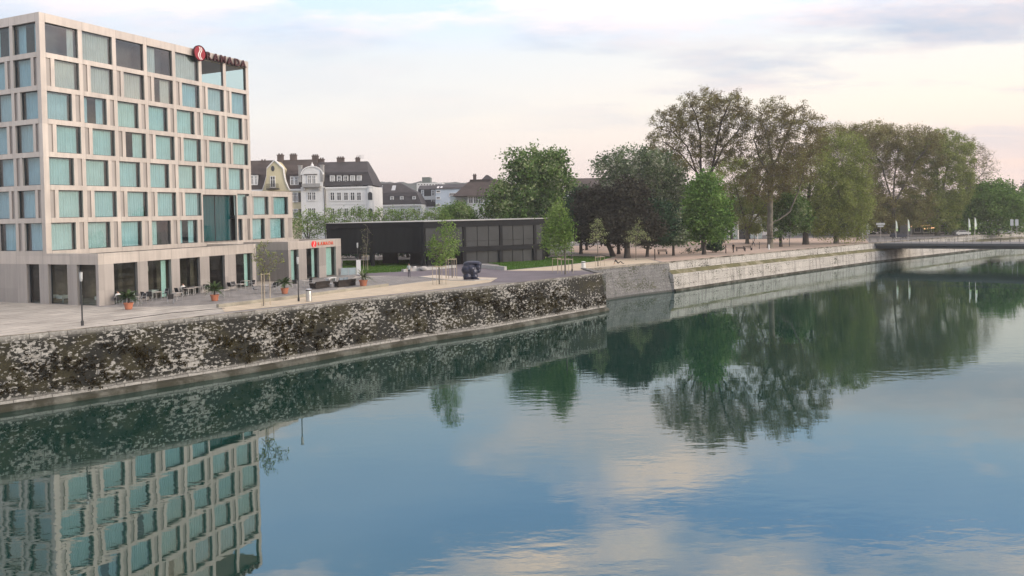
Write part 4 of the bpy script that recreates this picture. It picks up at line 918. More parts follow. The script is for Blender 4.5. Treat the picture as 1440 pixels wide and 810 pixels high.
# row of white houses glimpsed under the crowns
for px, a_, b_, lab in ((840, 806, 872, 'low pale wall of a house glimpsed between the dark tree trunks'), (1160, 1120, 1215, 'long low pale building glimpsed behind the olive plane trees')):
    h = House('low_house', lab, 'house', px, 222); h.wall(a_, b_, 318, 0, 8, GPL); h.mansard(a_-1, b_+1, 318, 312, 305, 1, 8, BTILE, 1, 1, ridge=3.5)
    for k in range(int((b_-a_)/10)): h.win(a_+3+k*10, a_+8+k*10, 321, 328)
# right bank house with hipped roof and spire
h = House('gabled_house', 'large house with a steep grey roof and small spire beyond the bridge', 'house', 1420, 262)
h.wall(1370, 1480, 284, 0, 14, GPL); za, zb = h.Z(285, 1440), h.Z(257, 1400)
mm = MB(); mm.add([(h.X(1366), -1, za), (h.X(1484), -1, za), (h.X(1484), 15, za), (h.X(1366), 15, za), (h.X(1384), 6, zb), (h.X(1402), 6, zb), (h.X(1402), 8, zb), (h.X(1384), 8, zb)], [(0, 1, 5, 4), (1, 2, 6, 5), (2, 3, 7, 6), (3, 0, 4, 7), (4, 5, 6, 7), (3, 2, 1, 0)]); roof = mm.build('roof', BTILE, h.o)
mm = MB(); xx = h.X(1380.5); mm.lathe([(1.1, h.Z(272, 1380)), (1.1, h.Z(258, 1380)), (1.3, h.Z(257.6, 1380)), (.05, h.Z(247, 1380))], (xx, 7, 0), 8); mm.build('spire', SLATE, roof)
for x in (1432, 1440, 1449, 1458): h.win(x, x+4.5, 288, 296); h.win(x, x+4.5, 303, 311)
# hills on the horizon
def hill(name, x0, x1, Y, top, m, seed, nseg=220, dep=160):
    r = random.Random(seed); mb = MB(); vs = []
    for i in range(nseg+1):
        px = x0+(x1-x0)*i/nseg; z = at(px, top(px), Y).z; x = at(px, 250, Y).x
        b = z+(r.random()**2)*Y*.0035
        vs += [(x, Y-dep, -1), (x, Y-dep*.4, b*.72), (x, Y, b), (x, Y+dep, b*.5), (x, Y+dep*2, -1)]
    mb.add(vs, [(5*i+k, 5*i+5+k, 5*i+6+k, 5*i+1+k) for i in range(nseg) for k in range(4)])
    tag(mb.build(name, m), kind='structure')
hill('wooded_hill', -200, 1150, 900, lambda x: 256.5+2.5*math.sin(x*.011)-1.5*math.sin(x*.031)+(max(0, x-640)*.06), mat('wooded hill', (.045, .06, .05), 1, .3, .012, .12), 3)

# ------------------------------------------------------------------ bridge
STEEL = mat('grey bridge steel', (.085, .095, .10), .6, .1, .3, 4); DKS = mat('dark bridge girder', (.045, .055, .06), .7, .12, .3, 3); DECK = mat('grey bridge deck', (.19, .195, .20), .9, .12, .2, 3)
zd = -.62; B0 = gpz(1222.5, 342.6, zd); B1 = gpz(1440, 343.2, zd); bd = (B1-B0); bd.z = 0; bl = bd.length; bd.normalize(); bn = Vector((-bd.y, bd.x, 0))
br = thing('footbridge', 'low flat grey bridge crossing the river from the pale quay wall', 'bridge', (B0.x, B0.y, zd), math.atan2(bd.y, bd.x))
LB = 95.; WB = 11.
m_ = MB(); m_.box(-3.5, LB, 0, WB, -.28, 0); m_.build('deck', DECK, br)
m_ = MB(); m_.box(.15, LB, .35, .9, -1.05, -.283); m_.box(.15, LB, WB-.9, WB-.35, -1.05, -.283); m_.box(.15, LB, WB/2-.3, WB/2+.3, -1.0, -.283); m_.build('girder', DKS, br)
m_ = MB(); m_.box(-.2, LB, -.12, -.003, -.42, .08); m_.build('edge_beam', STEEL, br)
m_ = MB(); m_.box(.0, 1.1, .2, WB-.2, -4.6, -1.055); m_.build('abutment', DKS, br)
m_ = MB(); m_.box(60, 61.2, 1, WB-1, -4.6, -1.055); m_.build('pier', DKS, br)
for y in (.08, WB-.1):
    m_ = MB(); m_.box(-3.2, LB, y-.035, y+.035, .98, 1.06)
    for k in range(int((LB+3)/1.6)): m_.box(-3.1+1.6*k, -3.04+1.6*k, y-.03, y+.03, 0.003, .978)
    for z in (.25, .5, .75): m_.box(-3.2, LB, y-.012, y+.012, z, z+.02)
    m_.build('railing', STEEL, br)
# ------------------------------------------------------------------ trees
def leaf_mat(name, cols, trans=.25):
    m, nt, b = nodes(name); nt.nodes.remove(b); out = nt.nodes['Material Output']
    a = N(nt, 'ShaderNodeAttribute', attribute_name='tone')
    st = [(i/(len(cols)-1), c) for i, c in enumerate(cols)]
    c = ramp(nt, a.outputs['Fac'], st)
    d = N(nt, 'ShaderNodeBsdfDiffuse'); t = N(nt, 'ShaderNodeBsdfTranslucent'); L(nt, c, d.inputs[0]); L(nt, c, t.inputs[0])
    mx = N(nt, 'ShaderNodeMixShader'); mx.inputs[0].default_value = trans; L(nt, d.outputs[0], mx.inputs[1]); L(nt, t.outputs[0], mx.inputs[2]); L(nt, mx.outputs[0], out.inputs[0]); return m
BARK_D = mat('dark bark', (.060, .050, .042), .95, .3, 1.5, 9, bump=.02)
BARK_P = mat('pale plane bark', (.185, .165, .13), .95, .3, 1.2, 6, bump=.02, col2=(.10, .095, .07))
BARK_G = mat('grey bark', (.16, .145, .12), .95, .25, 1.5, 9, bump=.02)
def grow(A, base, fork, step, kill, rng, iters=160, trunk_lean=(0, 0), sag=.0, infl=1e9, limbs=()):
    """space colonisation: attractors A (n,3); trunk from base up to height fork"""
    n0 = max(2, int(fork/step)); nd = [np.array([trunk_lean[0]*(k/n0)**1.3, trunk_lean[1]*(k/n0)**1.3, fork*k/n0]) for k in range(n0+1)]
    par = [-1]+list(range(n0))
    for lb in limbs:
        q = np.array(lb, float); d = np.linalg.norm(np.array(nd)-q[0], axis=1); k0 = int(d[max(0, int(n0*.6)):].argmin())+max(0, int(n0*.6)); cur = nd[k0]; last = k0
        for w in q[0 if d[k0] > step*1.5 else 1:]:
            m = max(1, int(np.linalg.norm(w-cur)/step))
            for i in range(1, m+1):
                nd.append(cur+(w-cur)*i/m+rng.normal(0, .05*step, 3)); par.append(last); last = len(nd)-1
            cur = nd[last]
    P = np.array(nd)
    near = np.full(len(A), 1e9); ni = np.zeros(len(A), int); alive = np.ones(len(A), bool)
    def upd(s0):
        for i in range(s0, len(P), 400):
            Q = P[i:i+400]; d = np.linalg.norm(A[:, None]-Q[None], axis=2); k = d.argmin(1); dm = d[np.arange(len(A)), k]
            u = dm < near; near[u] = dm[u]; ni[u] = k[u]+i
    upd(max(0, n0-1))
    for it in range(iters):
        act = alive & (near < infl)
        if not act.any(): break
        idx = ni[act]; D = A[act]-P[idx]; D /= np.linalg.norm(D, axis=1)[:, None]+1e-9
        u, inv = np.unique(idx, return_inverse=True); S = np.zeros((len(u), 3)); np.add.at(S, inv, D)
        S /= np.linalg.norm(S, axis=1)[:, None]+1e-9; S += rng.normal(0, .16, S.shape); S[:, 2] -= sag; S /= np.linalg.norm(S, axis=1)[:, None]+1e-9
        NP = P[u]+S*step; s0 = len(P); P = np.vstack([P, NP]); par += list(u); upd(s0)
        alive &= near > kill
        if len(P) > 9000: break
    return P, np.array(par)
def radii(par, r_trunk, r_tip=.018, e=2.1):
    n = len(par); acc = np.zeros(n); kids = np.zeros(n, int)
    for i in range(n-1, 0, -1):
        if kids[i] == 0: acc[i] = r_tip**e
        acc[par[i]] += acc[i]; kids[par[i]] += 1
    if kids[0] == 0: acc[0] = r_tip**e
    r = acc**(1/e); f = math.log(r_trunk/r_tip)/max(.01, math.log(r[0]/r_tip)); r = r_tip*(r/r_tip)**f
    return r, kids
def tubes(P, par, r, flare=.35):
    V = []; F = []; b = 0
    for big in (True, False):
        n = 7 if big else 4
        idx = [i for i in range(1, len(par)) if (r[i] > .09) == big]
        if not idx: continue
        idx = np.array(idx); a = P[par[idx]]; c = P[idx]; d = c-a; d /= np.linalg.norm(d, axis=1)[:, None]+1e-9
        up = np.where(np.abs(d[:, 2:3]) > .9, np.array([[1., 0, 0]]), np.array([[0, 0, 1.]])); x = np.cross(d, up); x /= np.linalg.norm(x, axis=1)[:, None]; y = np.cross(d, x)
        r0 = np.minimum(r[par[idx]], r[idx]*1.35); r1 = r[idx]
        low = a[:, 2] < .9; r0 = np.where(low, r0*(1+flare*(1-a[:, 2]/.9).clip(0, 1)), r0)
        t = 2*np.pi*np.arange(n)/n
        ring = x[:, None]*np.cos(t)[None, :, None]+y[:, None]*np.sin(t)[None, :, None]
        A = (a-d*.02)[:, None]+ring*r0[:, None, None]; C = (c+d*(r1*.3)[:, None])[:, None]+ring*r1[:, None, None]
        vv = np.concatenate([A, C], 1).reshape(-1, 3); k = np.arange(len(idx))[:, None]*2*n; j = np.arange(n)[None]
        f = np.stack([k+j, k+(j+1) % n, k+n+(j+1) % n, k+n+j], 2).reshape(-1, 4)
        V.append(vv); F.append(f+b); b += len(vv)
    return np.concatenate(V), np.concatenate(F)
def leaves(C, per, spread, size, rng, tone_c=None, flat_=.0, droop=0.):
    """C clump centres; quads shaped like pointed leaves sprays"""
    n = len(C)*per; c = np.repeat(C, per, 0)+rng.normal(0, 1, (n, 3))*np.array([spread, spread, spread*.75])
    if droop: c[:, 2] -= np.abs(rng.normal(0, droop, n))
    u = rng.normal(0, 1, (n, 3)); u[:, 2] *= (1-flat_); u /= np.linalg.norm(u, axis=1)[:, None]; w = rng.normal(0, 1, (n, 3)); v = np.cross(u, w); v /= np.linalg.norm(v, axis=1)[:, None]
    s = size*rng.uniform(.55, 1.35, n)[:, None]
    V = np.stack([c-u*s*.6, c+v*s*.34, c+u*s*.6, c-v*s*.34], 1).reshape(-1, 3); F = np.arange(n*4).reshape(-1, 4)
    base = np.repeat(tone_c if tone_c is not None else rng.uniform(.25, .75, len(C)), per)
    return V, F, np.clip(base+rng.normal(0, .2, n), 0, 1)
def twigs(P, par, tips, per, ln, rng, wd=.022):
    n = len(tips)*per; a = np.repeat(P[tips], per, 0); d0 = np.repeat(P[tips]-P[par[tips]], per, 0); d0 /= np.linalg.norm(d0, axis=1)[:, None]+1e-9
    d = d0+rng.normal(0, .65, (n, 3)); d /= np.linalg.norm(d, axis=1)[:, None]; l = ln*rng.uniform(.5, 1.2, n)[:, None]
    s = np.cross(d, rng.normal(0, 1, (n, 3))); s /= np.linalg.norm(s, axis=1)[:, None]; e = a+d*l; q = np.cross(d, s)
    V = np.stack([a-s*wd, a+s*wd, a+q*wd*1.6, e-s*wd*.25, e+s*wd*.25, e+q*wd*.4], 1).reshape(-1, 3); k = np.arange(n)[:, None]*6
    F = np.concatenate([np.concatenate([k+i, k+(i+1) % 3, k+3+(i+1) % 3, k+3+i], 1) for i in range(3)])
    return V, F, a+d*l*.8
def lobes_sample(lobes, n, rng, shell=.5, gaps=0.):
    vol = np.array([l[3]*l[4]*l[5] for l in lobes]); cnt = np.maximum(6, (n*vol/vol.sum()).astype(int)); out = []
    for l, k in zip(lobes, cnt):
        d = rng.normal(0, 1, (k, 3)); d /= np.linalg.norm(d, axis=1)[:, None]; rr = rng.uniform(0, 1, k)**(1/3.); rr = rr*(1-shell)+shell*rng.uniform(.72, 1.0, k)
        f1, f2 = rng.uniform(0, 6, 2); rr = rr*(1+.13*np.sin(d[:, 0]*5+f1)*np.sin(d[:, 2]*5+f2)+.09*np.sin(d[:, 1]*9+f2)+.08*np.sin(d[:, 2]*11+d[:, 0]*7+f1))
        out.append(np.array(l[:3])+d*rr[:, None]*np.array(l[3:6]))
    A = np.concatenate(out)
    if gaps:
        f = np.sin(A[:, 0]*.9+1.3)+np.sin(A[:, 1]*1.1+.4)+np.sin(A[:, 2]*1.0+2.); A = A[f > -3+gaps*3]
    return A
def tree(name, label, base, lobes, fork, rt, lm, bark, seed, n=500, step=.7, kill=1.0, shell=.5, per=22, spread=.75, size=.42, lean=(0, 0), tw=0, twl=.9, gaps=0., cat='tree', group=None, tiponly=False, sag=0., droop=0., flat_=.2, infl=1e9, inner=.0, rtip=.016, keep=1., limbs=None):
    """lobes given in metres relative to the trunk foot: (x, y, z, rx, ry, rz)"""
    rng = np.random.default_rng(seed); A = lobes_sample(lobes, n, rng, shell, gaps); A = A[A[:, 2] > .6]
    if limbs is None:
        top = np.array([lean[0], lean[1], fork]); limbs = []
        for l in lobes:
            c = np.array(l[:3]); 
            if c[2] > fork*.8 and len(lobes) > 2: limbs.append([top, top+(c-top)*.45+np.array([0, 0, .08*np.linalg.norm(c-top)])+rng.normal(0, .3, 3)*min(1, step), top+(c-top)*.85])
    P, par = grow(A, None, fork, step, kill, rng, trunk_lean=lean, sag=sag, infl=infl, limbs=limbs); r, kids = radii(par, rt, rtip)
    t = thing(name, label, cat, base, 0, group)
    tips = np.where(kids == 0)[0]; tips = tips[tips > 1]
    V, F = tubes(P, par, r)
    if tw:
        tv, tf, te = twigs(P, par, tips, tw, twl, rng); F = np.concatenate([F, tf+len(V)]); V = np.concatenate([V, tv])
        src = te
    else: src = np.concatenate([P[tips], A]) if not tiponly else P[tips]
    if inner: 
        k = rng.random(len(P)) < inner; k &= P[:, 2] > fork*.9; src = np.concatenate([src, P[k]])
    if keep < 1: src = src[rng.random(len(src)) < keep]
    np_mesh('trunk', V, F, bark, t, smooth=True)
    if per:
        # neighbouring clumps share a tint, so the crown reads as light and dark masses
        q = src; tone = .5+.17*np.sin(q[:, 0]*1.3+seed)+.13*np.sin(q[:, 2]*1.7+seed*2)+.12*np.sin(q[:, 1]*1.9)+rng.normal(0, .12, len(q))
        lv, lf, lt = leaves(src, per, spread, size, rng, np.clip(tone, 0, 1), flat_, droop); np_mesh('crown', lv, lf, lm, t, fcol=lt)
    return t
def pxlobes(base, lst, depth=.8):
    """crown ellipses read off the photo at the tree's distance: (px, py, rx, ry [, dy])"""
    o = []; Y = base.y
    for q in lst:
        dy = q[4] if len(q) > 4 else 0; c = at(q[0], q[1], Y); k = Y/FOC
        o.append((c.x-base.x, dy, c.z-base.z, q[2]*k, min(q[2], q[3]*1.3)*k*depth+.3, q[3]*k))
    return o
GRN_D = leaf_mat('horse chestnut leaves', [(.045, .085, .024), (.09, .165, .042), (.155, .25, .075), (.34, .38, .21)])
GRN_B = leaf_mat('bright spring leaves', [(.062, .125, .028), (.125, .235, .052), (.21, .33, .095)])
GRN_Y = leaf_mat('light birch leaves', [(.085, .15, .035), (.155, .25, .065), (.24, .33, .11)])
GRY_G = leaf_mat('grey green leaves', [(.055, .09, .04), (.105, .16, .072), (.18, .24, .13), (.45, .48, .37)])
COPP = leaf_mat('dark copper leaves', [(.032, .032, .026), (.056, .054, .042), (.088, .088, .062)])
DKG = leaf_mat('dark evergreen leaves', [(.020, .045, .025), (.038, .078, .042), (.062, .115, .058)])
PLN = leaf_mat('young plane leaves', [(.125, .10, .042), (.20, .17, .066), (.23, .24, .085)])
OLV = leaf_mat('olive plane leaves', [(.13, .17, .042), (.24, .29, .082), (.34, .38, .12)])
BRN = leaf_mat('brownish plane buds', [(.14, .125, .05), (.23, .21, .085), (.27, .285, .11)])
PALE_Y = leaf_mat('pale yellow green leaves', [(.16, .20, .085), (.26, .30, .14), (.36, .38, .22)])
def T(name, label, foot, lst, fork_px, rt, lm, bark, seed, depth=.8, dz=None, limbs=None, **kw):
    b = gp(*foot) if dz is None else dz
    if limbs:
        o = []
        for k, lb in enumerate(limbs):
            q = []
            for j, (x, y) in enumerate(lb):
                c = at(x, y, b.y); q.append(np.array([c.x-b.x, math.sin(k*2.4+seed)*j*.9, c.z-b.z]))
            o.append(q)
        kw['limbs'] = o
    fz = (foot[1]-fork_px)*b.y/FOC
    return tree(name, label, b, pxlobes(b, lst, depth), fz, rt, lm, bark, seed, **kw)
def far(px, Y): p = at(px, 300, Y); return Vector((p.x, Y, g(p.x, Y)))
def fpx(b): v = b-Vector((0, 0, CZ)); return 320-FOC*v.dot(CU)/v.dot(_F)
def TF(name, label, px, Y, lst, fork_py, rt, lm, bark, seed, **kw):
    b = far(px, Y); return T(name, label, (px, fpx(b)), lst, fork_py, rt, lm, bark, seed, dz=b, **kw)
GT = 'large trees in the park'
# horse chestnut behind the pavilion
TF('chestnut_tree', 'big dense green chestnut crown rising behind the right end of the black pavilion', 748, 152, [(757, 237, 40, 33), (775, 250, 31, 40), (735, 265, 38, 42), (705, 282, 26, 28), (725, 225, 18, 18), (745, 300, 60, 40), (790, 270, 18, 40), (690, 298, 16, 18)], 320, .55, GRN_D, BARK_D, 21, n=900, per=26, spread=.8, size=.5, step=.8, kill=1.2)
# grey-green maple crowns
TF('maple_tree', 'broad grey green crown with pale blossom behind the dark copper trees', 905, 178, [(890, 228, 42, 22), (855, 238, 24, 20), (925, 240, 38, 32), (930, 285, 36, 45), (885, 265, 40, 35), (945, 262, 22, 40)], 330, .6, GRY_G, BARK_D, 23, n=950, per=24, spread=.9, size=.52, step=.9, kill=1.3)
# dark copper trees on the square, three trunks
for i, (ft, ls, fk, rt, ln, m, lab) in enumerate((
    ((862, 361), [(840, 290, 32, 32), (828, 318, 20, 26), (850, 318, 24, 24)], 330, .42, (-1.7, 0), COPP, 'dark copper tree on a trunk leaning left beside the lawn end'),
    ((882, 363), [(884, 280, 30, 28), (872, 312, 34, 26), (905, 318, 28, 26), (880, 330, 20, 14)], 325, .5, (0, 0), COPP, 'thick trunked copper tree, tallest of the dark group on the gravel square'),
    ((870, 357.5), [(862, 300, 26, 30), (848, 305, 20, 24)], 328, .3, (0, .3), DKG, 'dark tree on a straight slim trunk between the two copper trees'),
    ((817, 357), [(815, 300, 20, 36), (800, 318, 16, 20), (826, 322, 16, 16)], 330, .3, (0, 0), DKG, 'dark green tree on a short trunk behind the lawn and the birch'),
    ((825, 352), [(826, 295, 15, 30), (836, 315, 12, 18)], 332, .26, (0, 0), DKG, 'slim dark green tree just behind the short trunked one'),
    ((910, 361), [(925, 312, 26, 28), (910, 325, 18, 18), (935, 325, 14, 14)], 330, .26, (.4, 0), DKG, 'dark tree on a thin bare trunk right of the copper trees'))):
    T('park_tree', lab, ft, ls, fk, rt, m, BARK_D, 31+i, lean=ln, n=420, per=30, spread=.6, size=.42, step=.7, kill=1.0, group=GT, gaps=.12)
# light birch by the lawn, at the pavilion's right corner
T('birch_tree', 'light green birch with a drooping crown at the right corner of the pavilion', (795, 386), [(786, 312, 15, 32), (777, 325, 11, 24), (797, 327, 11, 26), (784, 292, 8, 14), (770, 330, 7, 18), (783, 340, 16, 14)], 345, .10, GRN_Y, BARK_G, 41, n=360, per=9, spread=.42, size=.26, step=.4, kill=.55, droop=.35, gaps=.22)
T('bright_tree', 'leafy bright green tree with a broad low crown near the quay wall', (990, 358), [(992, 285, 26, 34), (982, 305, 24, 30), (1006, 312, 22, 28), (995, 258, 16, 18), (970, 320, 14, 18), (1012, 290, 16, 14), (975, 285, 12, 12), (988, 330, 26, 10)], 338, .34, GRN_B, BARK_D, 43, n=620, gaps=.2, per=24, spread=.65, size=.42, step=.7, kill=1.0)
T('park_tree', 'small dark green tree with pale leaf tips left of the bright green tree', (947, 359.5), [(945, 322, 14, 20), (935, 332, 11, 12), (956, 333, 12, 12), (946, 306, 9, 12)], 346, .22, GRY_G, BARK_D, 45, n=260, per=24, spread=.45, size=.34, step=.5, kill=.7, group=GT)
# the two tall open planes
PG = 'tall plane trees on the gravel square'
TF('plane_tree', 'tallest open plane tree with thin brown crown, left of the pair', 988, 156, [(985, 160, 44, 32), (955, 178, 40, 26), (1022, 168, 38, 38), (1005, 205, 40, 30), (940, 195, 30, 20), (975, 215, 30, 24), (1030, 150, 22, 22)], 272, .46, PLN, BARK_D, 51, n=3600, step=.6, kill=.72, shell=.4, tw=7, twl=.95, per=11, spread=.32, size=.22, group=PG, keep=.85, limbs=[[(988, 262), (978, 235), (968, 205), (950, 185), (935, 180)], [(988, 255), (985, 225), (985, 190), (978, 160), (970, 145)], [(989, 258), (1000, 240), (1005, 205), (1010, 175), (1020, 150)], [(1000, 240), (1020, 205), (1040, 185), (1050, 170)], [(980, 245), (955, 215), (930, 200)]])
T('plane_tree', 'open plane tree with pale forked trunk, right of the tall pair', (1083, 349), [(1090, 175, 42, 34), (1120, 185, 38, 38), (1145, 200, 18, 34), (1065, 195, 28, 36), (1100, 230, 46, 40), (1075, 250, 36, 36)], 318, .58, PLN, BARK_P, 52, n=3800, step=.58, kill=.72, shell=.4, tw=7, twl=.95, per=11, spread=.32, size=.22, group=PG, keep=.85, limbs=[[(1084, 316), (1085, 290), (1088, 260), (1093, 225), (1088, 190), (1080, 165)], [(1093, 225), (1105, 190), (1115, 160)], [(1085, 314), (1098, 308), (1112, 298), (1125, 268), (1131, 250)], [(1088, 255), (1070, 225), (1062, 195)]])
# denser olive planes behind and right
OG = 'olive plane trees near the bridge'
TF('plane_tree', 'olive leafed tree filling the gap between the two open planes', 1050, 176, [(1030, 245, 34, 26), (1075, 245, 30, 30), (1050, 310, 28, 12), (1040, 265, 40, 40), (1060, 290, 40, 34), (1085, 275, 30, 40), (1030, 285, 24, 34)], 325, .4, OLV, BARK_P, 53, n=1500, per=22, spread=.55, size=.27, step=.7, kill=.9, tw=5, group=OG)
T('park_tree', 'dark green leafy tree behind the thick plane trunk', (1098, 347), [(1110, 295, 26, 26), (1095, 320, 16, 14), (1125, 310, 16, 18)], 328, .3, GRN_D, BARK_D, 54, n=360, per=24, spread=.55, size=.4, step=.6, kill=.9, group=GT)
T('plane_tree', 'stout dark trunked tree with a green and olive crown right of the forked plane', (1133, 344), [(1130, 308, 22, 16), (1155, 312, 20, 16), (1135, 295, 30, 28), (1140, 250, 36, 40), (1165, 270, 30, 40), (1120, 270, 24, 30)], 322, .62, OLV, BARK_D, 55, n=1800, per=17, spread=.5, size=.26, step=.65, kill=.85, tw=6, group=OG)
T('plane_tree', 'drooping olive crown reaching low over the quay wall before the bridge', (1176, 342.5), [(1190, 322, 24, 14), (1160, 322, 18, 12), (1208, 318, 16, 16), (1180, 265, 38, 45), (1195, 300, 32, 32), (1165, 305, 26, 26), (1185, 220, 36, 36), (1205, 270, 22, 50)], 325, .5, OLV, BARK_P, 56, n=2200, per=17, spread=.5, size=.26, step=.65, kill=.85, tw=6, sag=.05, droop=.5, group=OG)
TF('plane_tree', 'hazy brown crowned plane behind the low olive tree by the bridge', 1205, 205, [(1215, 280, 36, 36), (1190, 260, 30, 36), (1190, 205, 45, 28), (1220, 195, 40, 22), (1160, 200, 26, 22), (1215, 240, 34, 30)], 300, .5, BRN, BARK_P, 57, n=2200, per=18, spread=.5, size=.28, step=.75, kill=.95, tw=7, twl=1.3, group=OG)
TF('plane_tree', 'large brown topped plane with a pale trunk just right of the bridge end', 1257, 198, [(1255, 305, 30, 16), (1285, 300, 26, 18), (1262, 205, 45, 26), (1240, 200, 36, 24), (1290, 210, 36, 30), (1275, 245, 20, 26), (1235, 255, 16, 36), (1285, 275, 26, 34), (1240, 295, 26, 24)], 290, .5, BRN, BARK_P, 58, n=2800, per=17, spread=.5, size=.28, step=.75, kill=.95, tw=7, twl=1.2, limbs=[[(1256, 292), (1250, 260), (1244, 230), (1232, 205)], [(1258, 290), (1270, 260), (1283, 228), (1300, 208)], [(1256, 285), (1258, 250), (1263, 220), (1262, 195)], [(1270, 260), (1290, 265), (1300, 270)]], group=OG)
TF('plane_tree', 'dense olive plane at the middle of the bridge, right of the pale trunk', 1318, 202, [(1318, 225, 42, 36), (1330, 265, 36, 40), (1300, 285, 34, 34), (1335, 215, 30, 26), (1315, 305, 36, 20)], 315, .55, OLV, BARK_P, 59, n=2600, per=20, spread=.5, size=.29, step=.75, kill=.95, tw=7, twl=1.2, group=OG)
TF('plane_tree', 'bare outer plane with fine grey twigs on the right edge of the tree group', 1352, 212, [(1350, 262, 26, 28), (1358, 225, 34, 32), (1375, 240, 26, 22), (1345, 205, 26, 18), (1385, 238, 14, 14)], 290, .42, BRN, BARK_P, 60, n=1900, per=6, spread=.3, size=.22, step=.7, kill=.85, shell=.3, tw=7, twl=1.3, group=OG, keep=.7)
TF('bushy_tree', 'broad low round green tree behind the right half of the bridge', 1392, 205, [(1355, 318, 24, 18), (1430, 300, 22, 32), (1400, 278, 32, 24), (1385, 285, 34, 26), (1410, 295, 28, 30), (1365, 300, 24, 24), (1395, 315, 38, 16), (1425, 300, 14, 26)], 325, .45, GRN_B, BARK_D, 61, n=900, per=24, spread=.8, size=.5, step=.9, kill=1.3)
TF('conifer_tree', 'dark conifer at the far right edge beside the steep roof', 1443, 250, [(1444, 285, 10, 22), (1443, 268, 6, 14), (1446, 305, 13, 14)], 330, .3, DKG, BARK_D, 62, n=260, per=22, spread=.5, size=.45, step=.8, kill=1.2)
for i, (px, Y, ls, lab) in enumerate(((1268, 226, [(1262, 305, 30, 24), (1240, 310, 20, 20), (1290, 300, 24, 26)], 'dark tree in the shade behind the bridge banners'), (1215, 228, [(1208, 312, 24, 20), (1190, 315, 18, 16), (1228, 300, 18, 26)], 'dark green tree behind the road sign at the bridge end'), (1345, 232, [(1345, 300, 26, 28), (1330, 310, 20, 18)], 'dark green tree behind the olive plane over the bridge'), (1055, 228, [(1050, 300, 28, 22), (1075, 305, 22, 20)], 'dark tree beside the pale park building'), (960, 215, [(955, 300, 30, 26), (975, 285, 24, 30)], 'shaded tree behind the bright green tree'), (855, 225, [(850, 320, 30, 18), (820, 318, 24, 16), (885, 320, 20, 16)], 'dark hedge like tree behind the copper trunks'), (1150, 222, [(1150, 305, 30, 22), (1180, 300, 26, 26), (1115, 300, 20, 22)], 'dark tree behind the drooping olive crown'))):
    TF('park_tree', lab, px, Y, ls, 326, .35, DKG if i % 2 == 0 else GRN_D, BARK_D, 70+i, n=420, per=20, spread=.9, size=.6, step=1., kill=1.5, group=GT)
# dark round bush and pollarded limes behind the pavilion
TF('round_bush', 'dark green domed bush behind the roof of the black pavilion', 643, 150, [(643, 304, 26, 20), (630, 312, 18, 14), (658, 312, 17, 16)], 335, .25, GRN_D, BARK_D, 81, n=420, per=26, spread=.45, size=.32, step=.6, kill=.8)
LG = 'pollarded lime trees in a row behind the pavilion'
for i, (px, a) in enumerate(((432, 'beside the entrance box, left of the pavilion'), (470, 'behind the left corner of the pavilion'), (505, 'below the corner bay of the white house'), (540, 'before the slate mansard house'), (572, 'before the right end of the slate mansard house'), (612, 'beside the domed bush'))):
    low = 318 if i else 322
    TF('pollarded_lime', 'yellow green pollarded lime tree '+a, px, 142+i*.6, [(px, low, 22, 14), (px-10, low-8, 12, 12), (px+10, low-9, 12, 13), (px, low-16, 14, 9)], 345, .22, GRN_Y, BARK_D, 90+i, n=520, per=13, spread=.42, size=.24, step=.45, kill=.6, tw=3, twl=.8, group=LG)
# young trees with stakes along the promenade
YG = 'young staked trees along the promenade'
T('young_tree', 'young birch with a leafy yellow green crown before the pavilion corner', (618, 400), [(620, 345, 15, 24), (628, 325, 11, 18), (612, 350, 11, 16), (632, 345, 9, 20), (617, 362, 14, 9)], 372, .075, GRN_Y, BARK_G, 101, n=420, per=17, spread=.24, size=.19, step=.3, kill=.4, tw=2, twl=.4, group=YG, gaps=.15)
T('young_tree', 'thin young tree with sparse twiggy crown before the hotel entrance', (370.5, 430.5), [(374, 362, 15, 16), (362, 358, 9, 12), (386, 365, 10, 12), (372, 345, 9, 8), (371, 380, 9, 8)], 385, .042, OLV, BARK_G, 102, n=260, per=3, spread=.12, size=.13, step=.22, kill=.3, tw=3, twl=.35, group=YG, shell=.2)
T('young_tree', 'bare thin young tree before the black slatted wing', (514.5, 380), [(514, 338, 7, 20), (511, 352, 5, 10), (518, 325, 4, 8)], 362, .055, OLV, BARK_G, 103, n=160, per=1, spread=.1, size=.12, step=.28, kill=.4, tw=3, twl=.4, group=YG, shell=.2)
T('young_tree', 'pale pointed young tree behind the litter bin on the gravel path', (841, 374.5), [(840, 328, 9, 14), (840, 313, 5, 8), (836, 334, 7, 8), (845, 334, 7, 8)], 348, .06, PALE_Y, BARK_G, 104, n=260, per=9, spread=.22, size=.2, step=.32, kill=.42, tw=2, twl=.4, group=YG)
T('young_tree', 'pale wide young tree before the copper trunks', (894.5, 366), [(896, 332, 12, 12), (897, 320, 7, 9), (888, 336, 8, 8), (905, 333, 7, 9)], 348, .06, PALE_Y, BARK_G, 105, n=260, per=8, spread=.22, size=.2, step=.32, kill=.42, tw=2, twl=.4, group=YG)
T('young_tree', 'slender young round crowned tree far off before the park building', (1061, 339), [(1061, 322, 9, 8)], 331, .07, OLV, BARK_G, 106, n=120, per=12, spread=.3, size=.26, step=.4, kill=.5, group=YG)
T('dark_shrub', 'rounded dark evergreen shrub right of the bright green tree trunk', (1007, 355), [(1006, 345, 9, 10), (1000, 349, 6, 6)], 352, .12, DKG, BARK_D, 107, n=200, per=24, spread=.3, size=.24, step=.4, kill=.5, cat='shrub')
